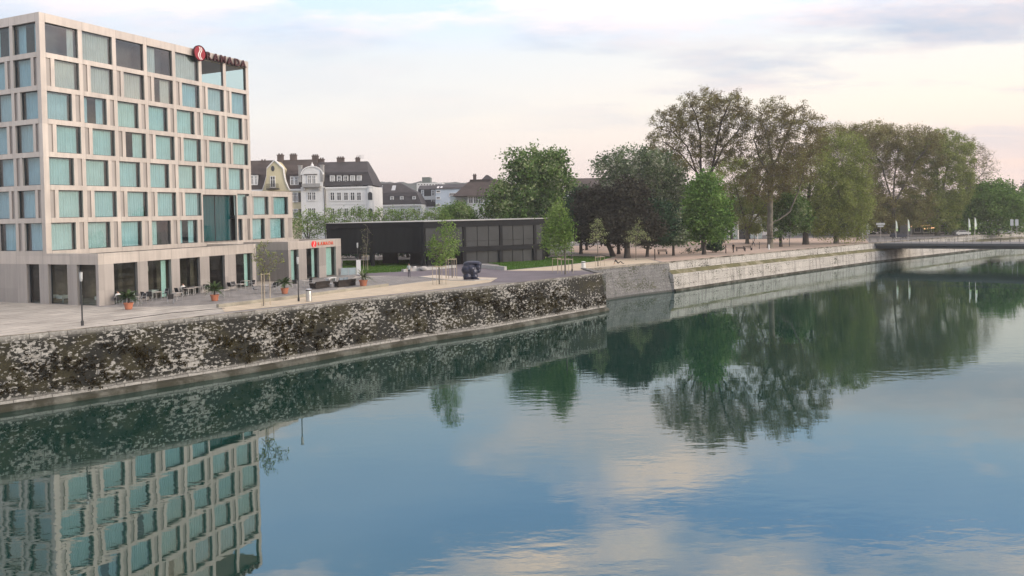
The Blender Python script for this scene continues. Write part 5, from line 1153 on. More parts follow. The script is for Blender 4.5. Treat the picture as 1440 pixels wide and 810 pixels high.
T('low_hedge', 'low dark flower bed hedge left of the bright green tree trunk', (975, 356.5), [(968, 354.5, 9, 3), (982, 354, 9, 3.5), (957, 355.5, 6, 2)], 355.5, .06, DKG, BARK_D, 108, n=140, per=20, spread=.25, size=.22, step=.3, kill=.4, cat='hedge')
# grass blades on the lawns
def grass(name, poly, n, h, seed):
    P = [gp(*q[1:]) for q in poly]; rng = np.random.default_rng(seed); xs = np.array([p.x for p in P]); ys = np.array([p.y for p in P])
    m = n*6; x = rng.uniform(xs.min(), xs.max(), m); y = rng.uniform(ys.min(), ys.max(), m); ins = np.zeros(m, bool); j = len(P)-1
    for i in range(len(P)):
        c = ((ys[i] > y) != (ys[j] > y)) & (x < (xs[j]-xs[i])*(y-ys[i])/(ys[j]-ys[i]+1e-12)+xs[i]); ins ^= c; j = i
    x, y = x[ins][:n], y[ins][:n]; n = len(x); z = np.array([g(a, b) for a, b in zip(x, y)])+.02
    t = rng.uniform(0, 2*np.pi, n); w = .05; hh = h*rng.uniform(.5, 1.4, n); lx, ly = rng.normal(0, .05, n), rng.normal(0, .05, n)
    V = np.stack([np.stack([x-w*np.cos(t), y-w*np.sin(t), z], 1), np.stack([x+w*np.cos(t), y+w*np.sin(t), z], 1), np.stack([x+lx, y+ly, z+hh], 1)], 1).reshape(-1, 3)
    o = np_mesh(name, V, np.arange(3*n).reshape(-1, 3), GRASSM, fcol=np.clip(rng.normal(.5, .25, n), 0, 1)); tag(o, kind='stuff')
GRASSM = leaf_mat('grass blades', [(.04, .10, .015), (.075, .16, .028), (.13, .21, .05)])
grass('lawn_grass', LAWN_R, 16000, .12, 1); grass('undercroft_grass', LAWN_L, 12000, .14, 2)

for i, (px, lst) in enumerate(((500, [(490, 359, 18, 13), (510, 360, 16, 12)]), (560, [(545, 359, 18, 13), (575, 361, 18, 12), (600, 361, 12, 12)]))):
    TF('clipped_hedge', ('dark hedge seen through the undercroft, behind its left columns', 'dark hedge seen through the undercroft, behind its right end')[i], px, 146, lst, 366, .1, DKG, BARK_D, 120+i, n=260, per=26, spread=.35, size=.3, step=.5, kill=.7, cat='hedge')
# ------------------------------------------------------------------ terrace furniture
BLKM = flat('black textile mesh', (.028, .028, .03), .7); ALU = flat('brushed aluminium', (.42, .42, .42), .4, .6); TTOP = flat('pale table slats', (.46, .43, .39), .7)
WICK = mat('dark brown wicker', (.035, .028, .024), .8, .25, 3, 30); TERRA = mat('orange terracotta', (.42, .16, .09), .85, .12, 2, 9); SOIL = flat('potting soil', (.04, .03, .022), .95)
POLEM = flat('anthracite pole', (.045, .048, .05), .5, .4); LAMPG = flat('frosted lamp glass', (.42, .44, .44), .3); WOOD = mat('weathered stake wood', (.42, .36, .27), .9, .18, 2, 12)
CUSH = flat('slate blue cushion', (.22, .27, .31), .9); STEEL2 = flat('stainless steel', (.50, .50, .49), .35, .7); STONEW = flat('white sign panel', (.66, .67, .65), .6)
def make_chair(loc, rz, label, group):
    t = thing('terrace_chair', label, 'chair', loc, rz, group)
    m = MB(); m.box(-.23, .23, -.22, .23, .43, .45); m.build('seat', BLKM, t)
    m = MB(); m.add([(-.23, .22, .47), (.23, .22, .47), (.23, .34, .90), (-.23, .34, .90), (-.23, .24, .465), (.23, .24, .465), (.23, .36, .895), (-.23, .36, .895)], [(0, 1, 2, 3), (5, 4, 7, 6), (0, 4, 5, 1), (3, 2, 6, 7), (1, 5, 6, 2), (4, 0, 3, 7)]); m.build('backrest', BLKM, t)
    for s in (-1, 1):
        m = MB(); m.tube((s*.25, -.24, 0), (s*.25, -.2, .65), .017, n=6); m.build('leg', ALU, t)
        m = MB(); m.tube((s*.25, .3, 0), (s*.25, .2, .46), .017, n=6); m.tube((s*.25, .2, .46), (s*.245, .35, .91), .016, n=6); m.build('leg', ALU, t)
        m = MB(); m.box(s*.25-.025, s*.25+.025, -.24, .26, .645, .672); m.build('armrest', ALU, t)
    return t
def make_table(loc, rz, label, group, w=.8, d=.8):
    t = thing('terrace_table', label, 'table', loc, rz, group); m = MB()
    for k in range(8): m.box(-w/2+w*k/8+.006, -w/2+w*(k+1)/8-.006, -d/2, d/2, .715, .74)
    m.box(-w/2, w/2, -d/2+.05, -d/2+.09, .69, .713); m.box(-w/2, w/2, d/2-.09, d/2-.05, .69, .713); m.build('tabletop', TTOP, t)
    for sx in (-1, 1):
        for sy in (-1, 1): m = MB(); m.tube((sx*(w/2-.06), sy*(d/2-.07), 0), (sx*(w/2-.06), sy*(d/2-.07), .69), .02, n=6); m.build('leg', ALU, t)
    return t
CG, TG = 'terrace chairs in front of the restaurant', 'terrace tables in front of the restaurant'
F = HRZ
first_c = []
def chair(px, py, rot, label):
    p = gp(px, py, .02)
    if not first_c: t = make_chair(p, F+rot, label, CG); first_c.append(t)
    else: t = copy_tree(first_c[0]); t.location = p; t.rotation_euler = (0, 0, F+rot); t['label'] = label
    return t
first_t = []
def table(px, py, rot, label):
    p = gp(px, py, .02)
    if not first_t: t = make_table(p, F+rot, label, TG); first_t.append(t)
    else: t = copy_tree(first_t[0]); t.location = p; t.rotation_euler = (0, 0, F+rot); t['label'] = label
    return t
q = math.pi/2
table(187, 429, 0, 'terrace table just behind the leftmost terracotta planter')
table(220, 421, 0, 'terrace table before the second restaurant pillar, with three chairs')
table(249, 422.5, 0, 'small terrace table right of the lone black chair')
table(265, 415.5, 0, 'left one of two terrace tables pushed together before the third pillar')
table(274.5, 413.5, 0, 'right one of two terrace tables pushed together before the third pillar')
table(315, 418, .1, 'terrace table right beside the second terracotta planter')
table(339, 409, 0, 'front pale table of the pair left of the entrance recess')
table(345, 404, 0, 'rear pale table of the pair left of the entrance recess')
table(373, 411, .3, 'bare terrace table beside the thin young tree')
table(428, 404, 0, 'terrace table between the third planter and the wicker sofas')
for px, py, r_, lb in ((192.5, 430, .2, 'black chair at the table behind the leftmost planter, river side'), (200, 426.5, -q, 'black chair at the right end of the table behind the leftmost planter'), (178.5, 427.5, q, 'black chair hidden partly by the palm of the leftmost planter'),
    (166, 428, 2.9, 'black chair of the seated guest left of the leftmost planter'),
    (204.5, 423, q, 'black chair at the foot of the second pillar, left of its table'), (211, 422.8, 2.2, 'black chair with its back to the second pillar'), (231.5, 419, -q, 'black chair right of the table at the second pillar'),
    (239.5, 427, 2.6, 'lone black chair standing out towards the river'),
    (251.5, 417, q, 'black chair left of the two joined tables'), (257.5, 415.5, 2.9, 'black chair of the white shirted guest at the joined tables'), (284, 412, -q, 'black chair right of the two joined tables'), (290, 412.5, -1.2, 'outer black chair right of the joined tables, left of the palm'),
    (325, 408.5, q, 'black chair against the fourth pillar'), (329.5, 407.8, -.4, 'second black chair against the fourth pillar, nearer the pale tables'), (354, 405.5, -q, 'black chair right of the pale tables'),
    (360, 413, .5, 'aluminium framed chair left of the thin young tree'), (383.5, 410.5, -q, 'aluminium framed chair right of the thin young tree'), (388.5, 408, 2.4, 'black chair left of the third planter'),
    (415.5, 404.5, 2., 'black chair just right of the third planter'), (435, 403, -q, 'black chair between its table and the wicker sofa')):
    chair(px, py, r_, lb)
# wicker sofas
def sofa(px, py, rz, w, label, cush):
    t = thing('wicker_sofa', label, 'sofa', gp(px, py, .02), rz, 'wicker lounge sofas'); m = MB()
    m.box(-w/2, w/2, -.42, .42, .06, .40); m.build('base', WICK, t)
    m = MB(); m.add([(-w/2, -.42, .402), (w/2, -.42, .402), (w/2, -.54, .78), (-w/2, -.54, .78), (-w/2, -.26, .402), (w/2, -.26, .402), (w/2, -.40, .78), (-w/2, -.40, .78)], [(1, 0, 3, 2), (4, 5, 6, 7), (3, 7, 6, 2), (0, 4, 7, 3), (5, 1, 2, 6)]); m.build('backrest', WICK, t)
    for s in (-1, 1): m = MB(); m.box(s*w/2-.1, s*w/2+.1, -.26, .42, .402, .62); m.build('armrest', WICK, t)
    m = MB(); m.box(-w/2+.12, w/2-.12, -.25, .40, .402, .52); m.build('seat_cushion', CUSH, t)
    for k in range(cush): m = MB(); x = -w/2+.5+.62*k; m.add([(x-.25, -.24, .53), (x+.25, -.24, .53), (x+.27, -.30, 1.02), (x-.23, -.30, 1.04), (x-.25, -.10, .53), (x+.25, -.10, .53), (x+.27, -.18, 1.0), (x-.23, -.18, 1.02)], [(1, 0, 3, 2), (4, 5, 6, 7), (3, 7, 6, 2), (0, 4, 7, 3), (5, 1, 2, 6)]); m.build('back_cushion', CUSH, t)
    return t
rv = math.atan2(.406, -.914)*0+F
sofa(450, 405.3, F-.12, 2.1, 'dark wicker sofa with its back to the river, left of the pair', 0)
sofa(485, 402.8, F-.3, 2.3, 'dark wicker sofa with upright slate cushions, right of the pair', 2)
t = thing('stool', 'low silver slatted stool between the two wicker sofas', 'stool', gp(465.5, 404.3, .02), F); m = MB()
for k in range(5): m.box(-.3+.12*k, -.2+.12*k, -.3, .3, .37, .40)
m.build('seat', ALU, t)
for sx in (-1, 1):
    for sy in (-1, 1): m = MB(); m.box(sx*.27-.02, sx*.27+.02, sy*.27-.02, sy*.27+.02, 0, .368); m.build('leg', ALU, t)
t = thing('low_table', 'low white lounge table behind the wicker sofas', 'table', gp(465, 395.5, .02), F); m = MB(); m.box(-.75, .75, -.35, .35, .36, .42); m.build('tabletop', STONEW, t)
for sx in (-1, 1): m = MB(); m.box(sx*.6-.04, sx*.6+.04, -.3, .3, 0, .358); m.build('leg', STONEW, t)
t = thing('glass_screen', 'pale glass wind screen at the right end of the entrance box', 'screen', gp(490, 387, .0), .2); m = MB(); m.box(-.95, .95, -.012, .012, .06, .98); m.build('pane', flat('pale glass panel', (.36, .44, .46), .15, spec=.7), t)
for x in (-.97, 0, .97): m = MB(); m.box(x-.03, x+.03, -.03, .03, 0, 1.0); m.build('post', STEEL2, t)
t = thing('sign_stele', 'tall plain white sign panel standing by the forecourt', 'sign', gp(504.5, 386.5, 0), .15); m = MB(); m.box(-.29, .29, -.07, .07, .04, 1.98); m.build('panel', STONEW, t); m = MB(); m.box(-.33, .33, -.12, .12, 0, .045); m.build('base', POLEM, t)
# planters
FROND = leaf_mat('palm fronds', [(.025, .05, .022), (.05, .085, .035), (.09, .13, .055)], .15)
YUC = leaf_mat('greyish yucca leaves', [(.06, .09, .045), (.13, .16, .09), (.24, .26, .16)], .15)
def planter(px, py, label, h, spread, lm, nf, seed, yucca=False):
    t = thing('planter', label, 'potted plant', gp(px, py, .02), 0, 'terracotta planters on the terrace'); rng = random.Random(seed)
    m = MB(); m.lathe([(.33, 0), (.36, .05), (.47, .62), (.52, .64), (.52, .74), (.46, .74), (.44, .66)], n=20); m.build('pot', TERRA, t, smooth=False)
    m = MB(); m.lathe([(.44, .6), (.44, .67), (.1, .69)], n=16); m.build('soil', SOIL, t)
    m = MB(); st = h*.34 if not yucca else .35
    m.lathe([(.10, .66), (.085, .66+st*.5), (.07, .66+st)], n=8); m.build('trunk', BARK_D, t)
    t.scale = (.78 if not yucca else .95,)*3; V = []; Fc = []; tone = []
    for k in range(nf):
        a = rng.uniform(0, 6.283); e = rng.uniform(.1, 1.25); ln = spread*rng.uniform(.75, 1.15); z0 = .66+st*rng.uniform(.75, 1.); pts = []
        for i in range(7):
            u = i/6; r_ = ln*u*math.cos(e*(1-.25*u)); z = z0+ln*(math.sin(e)*u-.62*u*u*(1.1-.5*e)); pts.append(Vector((r_*math.cos(a), r_*math.sin(a), z)))
        sd = Vector((-math.sin(a), math.cos(a), 0)); tn = rng.random()
        if yucca:
            for i in range(6):
                w0, w1 = .085*(1-i/6.2), .085*(1-(i+1)/6.2); b = len(V); V += [pts[i]-sd*w0, pts[i]+sd*w0, pts[i+1]+sd*w1, pts[i+1]-sd*w1]; Fc.append((b, b+1, b+2, b+3)); tone.append(tn)
        else:
            for i in range(1, 6):
                for s in (-1, 1):
                    for j in range(3):
                        p = pts[i].lerp(pts[i+1], j/3) if i < 6 else pts[i]; d = (pts[min(6, i+1)]-pts[i]).normalized(); L_ = .34*(1-.1*i); tip = p+sd*s*L_*.75+d*L_*.55-Vector((0, 0, L_*.28)); b = len(V)
                        V += [p-d*.02, p+d*.03, tip+d*.012, tip-d*.012]; Fc.append((b, b+1, b+2, b+3)); tone.append(min(1, max(0, tn+rng.gauss(0, .15))))
    np_mesh('fronds', [tuple(v) for v in V], Fc, lm, t, fcol=tone)
    return t
planter(181, 435, 'terracotta pot with a bushy palm nearest the hotel corner', 2.2, 1.25, FROND, 46, 1)
planter(302, 423, 'terracotta pot with a dark bushy palm before the fourth restaurant window', 2.4, 1.35, FROND, 48, 2)
planter(400.5, 413, 'terracotta pot with an upright feathery palm before the entrance recess', 2.3, 1.3, FROND, 40, 3)
planter(511, 402.5, 'terracotta pot with a spiky pale yucca right of the wicker sofas', 1.8, 1.7, YUC, 80, 4, True)
# lamp posts, bins, posts
def lamp(px, py, ptop, label):
    p = gp(px, py, .0); h = wz(p.x, p.y, ptop)-p.z; t = thing('lamp_post', label, 'lamp post', p, 0, 'slim promenade lamp posts')
    m = MB(); m.lathe([(.10, 0), (.10, .35), (.055, .4), (.045, h-.75)], n=10); m.build('pole', POLEM, t)
    m = MB(); m.lathe([(.07, h-.74), (.11, h-.55), (.12, h-.1), (.11, h-.06)], n=12); m.build('lamp_head', LAMPG, t)
    m = MB(); m.lathe([(.15, h-.055), (.15, h), (.03, h+.03)], n=12); m.build('cap', POLEM, t)
lamp(116, 458, 381.5, 'slim dark lamp post standing at the quay edge left of the planters')
lamp(420, 424, 360, 'slim dark lamp post on the gravel path before the entrance box')
lamp(503.5, 384, 341, 'slim dark lamp post behind the white sign panel')
lamp(804.5, 382, 339, 'slim dark lamp post beside the birch and its wooden guard')
def bin_(px, py, label, h, r, m_):
    t = thing('litter_bin', label, 'litter bin', gp(px, py, 0), .5); m = MB(); m.lathe([(r, .04), (r, h-.16)], n=16); m.build('body', m_, t)
    m = MB(); m.lathe([(r*.92, h-.158), (r*.92, h-.06)], n=16); m.build('opening', BLKM, t); m = MB(); m.lathe([(r*1.04, h-.058), (r*.9, h), (.05, h+.03)], n=16); m.build('lid', m_, t); m = MB(); m.lathe([(r*.7, 0), (r*.7, .038)], n=12); m.build('foot', BLKM, t)
bin_(434.5, 424, 'cylindrical silver litter bin with dark top by the second lamp post', 1.15, .27, STEEL2); bin_(820.5, 378, 'pale litter bin at the near end of the gravel path', 1.0, .3, STONEW)
def post(px, py, ptop, label, r, m_, cat='post', name='wooden_post'):
    p = gp(px, py, 0); h = wz(p.x, p.y, ptop)-p.z; m = MB(); m.lathe([(r, 0), (r, h-.05), (r*.7, h)], n=8); o = m.build(name, m_, loc=p); tag(o, label, cat)
post(921, 365.5, 350, 'lone thin brown post on the gravel square left of the small dark tree', .09, BARK_D)
post(1081.3, 351, 344, 'short white bollard at the foot of the forked plane tree', .17, STONEW, 'bollard', 'bollard')
post(1213.7, 338.5, 326, 'white bollard like column at the bridge end', .24, STONEW, 'bollard', 'bollard')
post(1068, 350, 340, 'thin dark post on the square left of the forked plane', .07, POLEM)
post(1110, 346.5, 331, 'thin dark post between the plane trunks', .07, POLEM)
# stakes round the young trees
def guard(px, py, label, w, h, rz, n=4):
    t = thing('tree_guard', label, 'tree guard', gp(px, py, 0), rz, 'wooden stake frames round young trees'); c = [(-w, -w), (w, -w), (w, w), (-w, w)][:n]
    for x, y in c: m = MB(); m.tube((x, y, -.05), (x, y, h), .035, .03, 7); m.build('stake', WOOD, t)
    for k in range(n if n > 2 else 1):
        a, b = c[k], c[(k+1) % n]
        if n == 3 and k == 2: continue
        m = MB(); m.tube((a[0], a[1], h-.12), (b[0], b[1], h-.12), .04, n=6); m.build('rail', WOOD, t)
guard(618, 400.5, 'stake frame round the near young birch on the gravel path', .55, 2.15, .5)
guard(635, 392, 'taller stake frame just behind the near young birch', .5, 2.5, .35)
guard(795, 385, 'yellowish stake frame round the birch by the lawn', .75, 1.95, .3)
guard(781, 382.5, 'second stake frame left of the birch by the lawn', .6, 1.9, .3, 3)
guard(841, 374.5, 'three stake frame round the pale pointed young tree', .7, 1.5, .3, 3)
guard(370.5, 430, 'tall thin stakes round the young tree before the hotel entrance', .42, 2.9, .9, 3)
guard(514.5, 380, 'pair of stakes beside the bare young tree at the slatted wing', .3, 2.2, .1, 2)
T('young_tree', 'second young birch with airy crown right behind the near one', (636, 391), [(634, 345, 9, 18), (640, 340, 6, 14), (630, 330, 7, 12)], 366, .06, GRN_Y, BARK_G, 110, n=240, per=9, spread=.24, size=.19, step=.3, kill=.42, tw=2, twl=.4, group=YG)
# sculpture: rounded dark blue bronze masses merged into one cast body
def blob_mesh(name, balls, voxel, m_, parent=None, loc=(0, 0, 0), rz=0, smooth_it=6):
    bm = bmesh.new()
    for (x, y, z, rx, ry, rz_, rot) in balls:
        mt = Matrix.Translation((x, y, z)) @ Matrix.Rotation(rot, 4, 'Y') @ Matrix.Diagonal((rx, ry, rz_, 1)); bmesh.ops.create_icosphere(bm, subdivisions=3, radius=1, matrix=mt)
    me = bpy.data.meshes.new(name); bm.to_mesh(me); bm.free(); o = bpy.data.objects.new(name, me); COL.objects.link(o)
    r = o.modifiers.new('r', 'REMESH'); r.mode = 'VOXEL'; r.voxel_size = voxel; s = o.modifiers.new('s', 'SMOOTH'); s.iterations = smooth_it; s.factor = .5
    dg = bpy.context.evaluated_depsgraph_get(); me2 = bpy.data.meshes.new_from_object(o.evaluated_get(dg)); bpy.data.objects.remove(o)
    me2.materials.clear(); me2.materials.append(m_); me2.polygons.foreach_set('use_smooth', [True]*len(me2.polygons)); o = bpy.data.objects.new(name, me2); COL.objects.link(o); o.location = loc; o.rotation_euler = (0, 0, rz)
    if parent: o.parent = parent
    return o
SCUL = flat('dark blue patinated bronze', (.016, .021, .045), .38, .3, .6)
o = blob_mesh('sculpture', [(-.55, 0, .35, .48, .5, .5, 0), (.28, .1, .35, .46, .5, .5, 0), (-.6, 0, 1.15, .62, .6, .62, 0), (-.1, 0, 1.3, .6, .6, .55, .2), (.2, .05, .9, .5, .5, .6, 0), (.75, .1, 1.45, .40, .45, .42, 0), (.85, .1, 1.0, .26, .36, .3, .4), (.1, .05, 1.95, 1.0, .5, .24, .02), (-.5, .1, 1.8, .5, .5, .3, 0), (.75, .1, 1.85, .5, .45, .3, .3)], .07, SCUL, None, gp(663.5, 393, .04), .1)
tag(o, 'lumpy dark blue abstract bronze sculpture on the pale gravel island', 'sculpture')
sb_ = MB(); sb_.box(-.95, .85, -.5, .55, 0, .1); sb_.build('plinth', SCUL, o)
sn = blob_mesh('boulder', [(0, 0, .3, .55, .45, .38, 0), (.2, .05, .35, .35, .4, .3, .3)], .06, mat('pale boulder', (.40, .39, .37), .9, .2, 2, 9), None, gp(595.5, 381, 0)); tag(sn, 'pale rounded boulder at the ledge before the black pavilion', 'boulder')
sn = blob_mesh('boulder', [(0, 0, .15, .3, .25, .2, 0), (.1, .05, .2, .2, .2, .2, .3)], .04, mat('whitish boulder', (.55, .54, .52), .9, .2, 2, 9), None, gp(583, 378, .1)); tag(sn, 'small whitish boulder right of the standing man', 'boulder')

# ------------------------------------------------------------------ people
SKIN = flat('skin', (.45, .28, .20), .6); HAIRD = flat('dark hair', (.03, .022, .018), .7); SHOE = flat('dark shoes', (.02, .02, .02), .6)
def person(label, loc, rz, pose, shirt, trous, hair=HAIRD, scale=1.0, group=None):
    pi = {'stand': 0, 'sit': 1, 'lounge': 2, 'walk': 3}[pose]; J = {}
    hip = (0, 0, .92); lh = lambda s: None
    if pose in ('stand', 'walk'):
        st = .28 if pose == 'walk' else .04
        J = dict(pel=(0, 0, .93), bel=(0, 0, 1.08), che=(0, -.01, 1.28), nek=(0, .0, 1.46), hd0=(0, -.01, 1.55), hd1=(0, -.015, 1.70))
        for s, n in ((1, 'r'), (-1, 'l')):
            k = st*s; J.update({n+'hip': (s*.09, 0, .9), n+'kne': (s*.10, -k*.6-.03, .49), n+'ank': (s*.10, -k+.03, .08), n+'toe': (s*.12, -k-.14, .035), n+'sho': (s*.17, 0, 1.41), n+'elb': (s*.25, .03+k*.3, 1.12), n+'wri': (s*.26, -.07+k*.6, .88), n+'han': (s*.26, -.09+k*.7, .80)})
    else:
        b = .47 if pose == 'sit' else .12; ba = .05 if pose == 'sit' else .35
        J = dict(pel=(0, 0, b+.05), bel=(0, ba*.3, b+.2), che=(0, ba*.7, b+.38), nek=(0, ba, b+.56), hd0=(0, ba-.02, b+.65), hd1=(0, ba-.04, b+.79))
        for s, n in ((1, 'r'), (-1, 'l')):
            kn = (s*.12, -.44, b+.06) if pose == 'sit' else (s*.12, -.40, b+.28); an = (s*.12, -.46, .08) if pose == 'sit' else (s*.12, -.75, .07)
            J.update({n+'hip': (s*.09, -.02, b+.03), n+'kne': kn, n+'ank': an, n+'toe': (an[0], an[1]-.17, .035 if pose == 'sit' else .13), n+'sho': (s*.17, ba, b+.50), n+'elb': (s*.24, ba-.06, b+.25), n+'wri': (s*.17, -.26, b+.22), n+'han': (s*.15, -.34, b+.2)})
            if pose == 'lounge': J.update({n+'elb': (s*.26, .45, b+.2), n+'wri': (s*.26, .52, b-.02), n+'han': (s*.27, .58, b-.08)})
    R_ = dict(pel=.135, bel=.125, che=.15, nek=.055, hd0=.085, hd1=.085, hip=.085, kne=.056, ank=.042, toe=.04, sho=.066, elb=.043, wri=.03, han=.036)
    names = list(J); ed = [('pel', 'bel', 1), ('bel', 'che', 1), ('che', 'nek', 1), ('nek', 'hd0', 0), ('hd0', 'hd1', 0)]
    for n in 'rl': ed += [('pel', n+'hip', 2), (n+'hip', n+'kne', 2), (n+'kne', n+'ank', 2), (n+'ank', n+'toe', 3), ('che', n+'sho', 1), (n+'sho', n+'elb', 1), (n+'elb', n+'wri', 0), (n+'wri', n+'han', 0)]
    V = [J[k] for k in names]; rad = [R_[k[1:] if k[1:] in R_ else k] for k in names]; E = [(names.index(a), names.index(b)) for a, b, _ in ed]; seg = [(Vector(J[a]), Vector(J[b]), m) for a, b, m in ed]
    # nose and ears, then five fingers on each hand
    h0 = Vector(J['hd0']); 
    for dx, dy, dz, r in ((0, -.10, .05, .014), (.085, .0, .06, .016), (-.085, .0, .06, .016)):
        V.append(tuple(h0+Vector((dx, dy, dz)))); rad.append(r); E.append((names.index('hd0'), len(V)-1)); seg.append((h0, Vector(V[-1]), 0))
    for n, s in (('r', 1), ('l', -1)):
        d = (Vector(J[n+'han'])-Vector(J[n+'wri'])).normalized(); sd = Vector((0, 1, 0)) if abs(d.y) < .8 else Vector((1, 0, 0)); sd = (sd-d*sd.dot(d)).normalized()
        for k in range(5):
            o_ = (k-2)*.018; ln = (.06, .085, .095, .088, .065)[k]; base = Vector(J[n+'han'])
            if k == 0: tip = base-sd*.05+d*.03
            else: tip = base+sd*o_+d*ln
            V.append(tuple(tip)); rad.append(.009); E.append((names.index(n+'han'), len(V)-1)); seg.append((base, tip, 0))
    me = bpy.data.meshes.new('person'); me.from_pydata(V, E, []); o = bpy.data.objects.new('person', me); COL.objects.link(o)
    o.modifiers.new('skin', 'SKIN'); sv_ = me.skin_vertices[0].data
    for i, r in enumerate(rad): sv_[i].radius = (r, r*(.8 if i < 3 else 1)); sv_[i].use_root = i == 0
    sd_ = o.modifiers.new('sub', 'SUBSURF'); sd_.levels = 1; sd_.render_levels = 1
    me2 = bpy.data.meshes.new_from_object(o.evaluated_get(bpy.context.evaluated_depsgraph_get())); bpy.data.objects.remove(o)
    me2.materials.clear()
    for q_ in (SKIN, shirt, trous, SHOE, hair): me2.materials.append(q_)
    for p in me2.polygons:
        c = p.center; best = 1e9; mi = 0
        for a, b, m in seg:
            ab = b-a; t_ = max(0, min(1, (c-a).dot(ab)/ab.length_squared)); dd = (c-a-ab*t_).length
            if dd < best: best = dd; mi = m
        if mi == 0 and (c-Vector(J['hd1'])).length < .14 and (c.z > J['hd0'][2]+.11 or c.y > J['hd0'][1]+.045): mi = 4
        p.material_index = mi; p.use_smooth = True
    o = bpy.data.objects.new('person', me2); COL.objects.link(o); o.location = loc; o.rotation_euler = (0, 0, rz); o.scale = (scale,)*3
    return tag(o, label, 'person', group)
WSH = flat('white shirt cloth', (.68, .68, .66), .9); GSH = flat('pale grey shirt cloth', (.42, .46, .46), .9); BLC = flat('black cloth', (.018, .018, .02), .9); NAV = flat('dark navy cloth', (.03, .035, .05), .9)
person('man in pale shirt and dark trousers standing on the forecourt', gp(575.5, 389.6, .02), .15, 'stand', GSH, NAV)
person('person in black reclining on the quay edge, legs stretched out to the right', gp(869, 371.5, .1), math.radians(75), 'lounge', BLC, BLC)
person('person in black standing by the quay wall, left of the dark pair', gp(1020.7, 356.3, .02), 1.2, 'stand', BLC, BLC)
person('person in black standing by the quay wall, right of the dark pair', gp(1031.4, 355.4, .02), -1.0, 'stand', BLC, BLC)
person('walker in white top and black trousers on the far side of the square', gp(1059.3, 346, .02), 1.3, 'walk', WSH, BLC)
person('guest in white shirt seated left of the leftmost planter', gp(166, 428, .0), F+2.9, 'sit', WSH, BLC)
person('guest in white shirt seated at the joined terrace tables', gp(257.5, 415.5, .0), F+2.9, 'sit', WSH, NAV)
# benches on the square
BW = mat('dark bench wood', (.07, .055, .045), .8, .2, 2, 12)
def bench(px, py, rz, label):
    t = thing('park_bench', label, 'bench', gp(px, py, .02), rz, 'dark benches on the square'); m = MB()
    for k in range(3): m.box(-.9, .9, -.24+.16*k, -.11+.16*k, .43, .47)
    m.build('seat', BW, t); m = MB(); m.box(-.9, .9, .27, .31, .55, .66); m.box(-.9, .9, .30, .34, .72, .83); m.build('backrest', BW, t)
    for x in (-.75, .75): m = MB(); m.box(x-.04, x+.04, -.22, .26, 0, .428); m.box(x-.04, x+.04, .262, .345, .3, .85); m.build('leg', IRON, t)
bench(1042, 353.5, 2.6, 'dark bench on the square right of the two people in black'); bench(1052, 352, .3, 'second dark bench nearer the forked plane'); bench(932, 357.5, .2, 'dark bench left of the small pale tipped tree')
# ------------------------------------------------------------------ bridge end: banners, signs, cafe
BANW = flat('pale banner cloth', (.60, .68, .60), .8); BANG = flat('green banner end', (.40, .58, .28), .8)
def onb(px, dist):                     # a point on the bridge deck, dist metres back from its near edge
    n = bn; d = ray(px, 335); o_ = B0+bn*dist; t_ = (o_.x*n.x+o_.y*n.y)/(d.x*n.x+d.y*n.y); return Vector((d.x*t_, d.y*t_, zd))
for px, pt, pb_, lb in ((1260, 309.5, 325, 'leftmost pale banner on the bridge'), (1277, 308, 325, 'pale banner second from the left on the bridge'), (1362.3, 306.5, 323.5, 'pale banner on the bridge, left of the right hand pair'), (1371, 305.5, 322.5, 'greenish tipped banner at the right end of the row')):
    p = onb(px, 9.5); h = wz(p.x, p.y, pt)-p.z; zb_ = wz(p.x, p.y, pb_)-p.z; t = thing('banner_flag', lb, 'banner', p, .1, 'upright banners on the bridge')
    m = MB(); m.tube((0, 0, 0), (0, 0, h), .05, .03, 7); m.build('pole', STEEL2, t)
    m = MB(); m.add([(.05, -.012, zb_+.5), (.48, -.012, zb_+.6), (.30, -.012, h-.5), (.04, -.012, h-.05), (.05, .012, zb_+.5), (.48, .012, zb_+.6), (.30, .012, h-.5), (.04, .012, h-.05)], [(0, 1, 2, 3), (5, 4, 7, 6), (0, 4, 5, 1), (1, 5, 6, 2), (2, 6, 7, 3)]); f_ = m.build('banner', BANW, t)
    m = MB(); m.box(.05, .48, -.013, .013, zb_, zb_+.49); m.build('banner_hem', BANG, t)
def signpost(px, foot, pt, plates, label):
    p = gp(px, foot, 0); h = wz(p.x, p.y, pt)-p.z; t = thing('signpost', label, 'sign', p, -.35); m = MB(); m.tube((0, 0, 0), (0, 0, h), .05, n=8); m.build('pole', STEEL2, t)
    for (w, hh, z, m_) in plates: m = MB(); m.box(-w/2, w/2, -.09, -.055, h+z-hh, h+z); m.build('sign_plate', m_, t)
signpost(1220, 338, 314, [(.55, 1.1, -.1, STONEW), (1.0, .9, -1.6, flat('grey sign face', (.4, .42, .43), .5))], 'signpost with two pale plates at the near bridge end')
signpost(1238.5, 337, 313, [(1.9, .45, -.1, STONEW), (1.3, .35, -.7, STONEW)], 'direction signpost with wide pale plates right of the bollard')
signpost(1320, 330, 312, [(.5, .9, -.1, STONEW)], 'small pale sign on a thin post beyond the middle of the bridge')
signpost(1328.5, 330, 312, [(.5, .9, -.1, STONEW)], 'twin pale sign right of the small sign beyond the bridge')
for px, lb in ((1423, 'slim white post sign at the right frame edge'), (1430, 'second white post sign at the right frame edge')): signpost(px, 331, 308, [(.7, 1.6, -.1, STONEW)], lb)
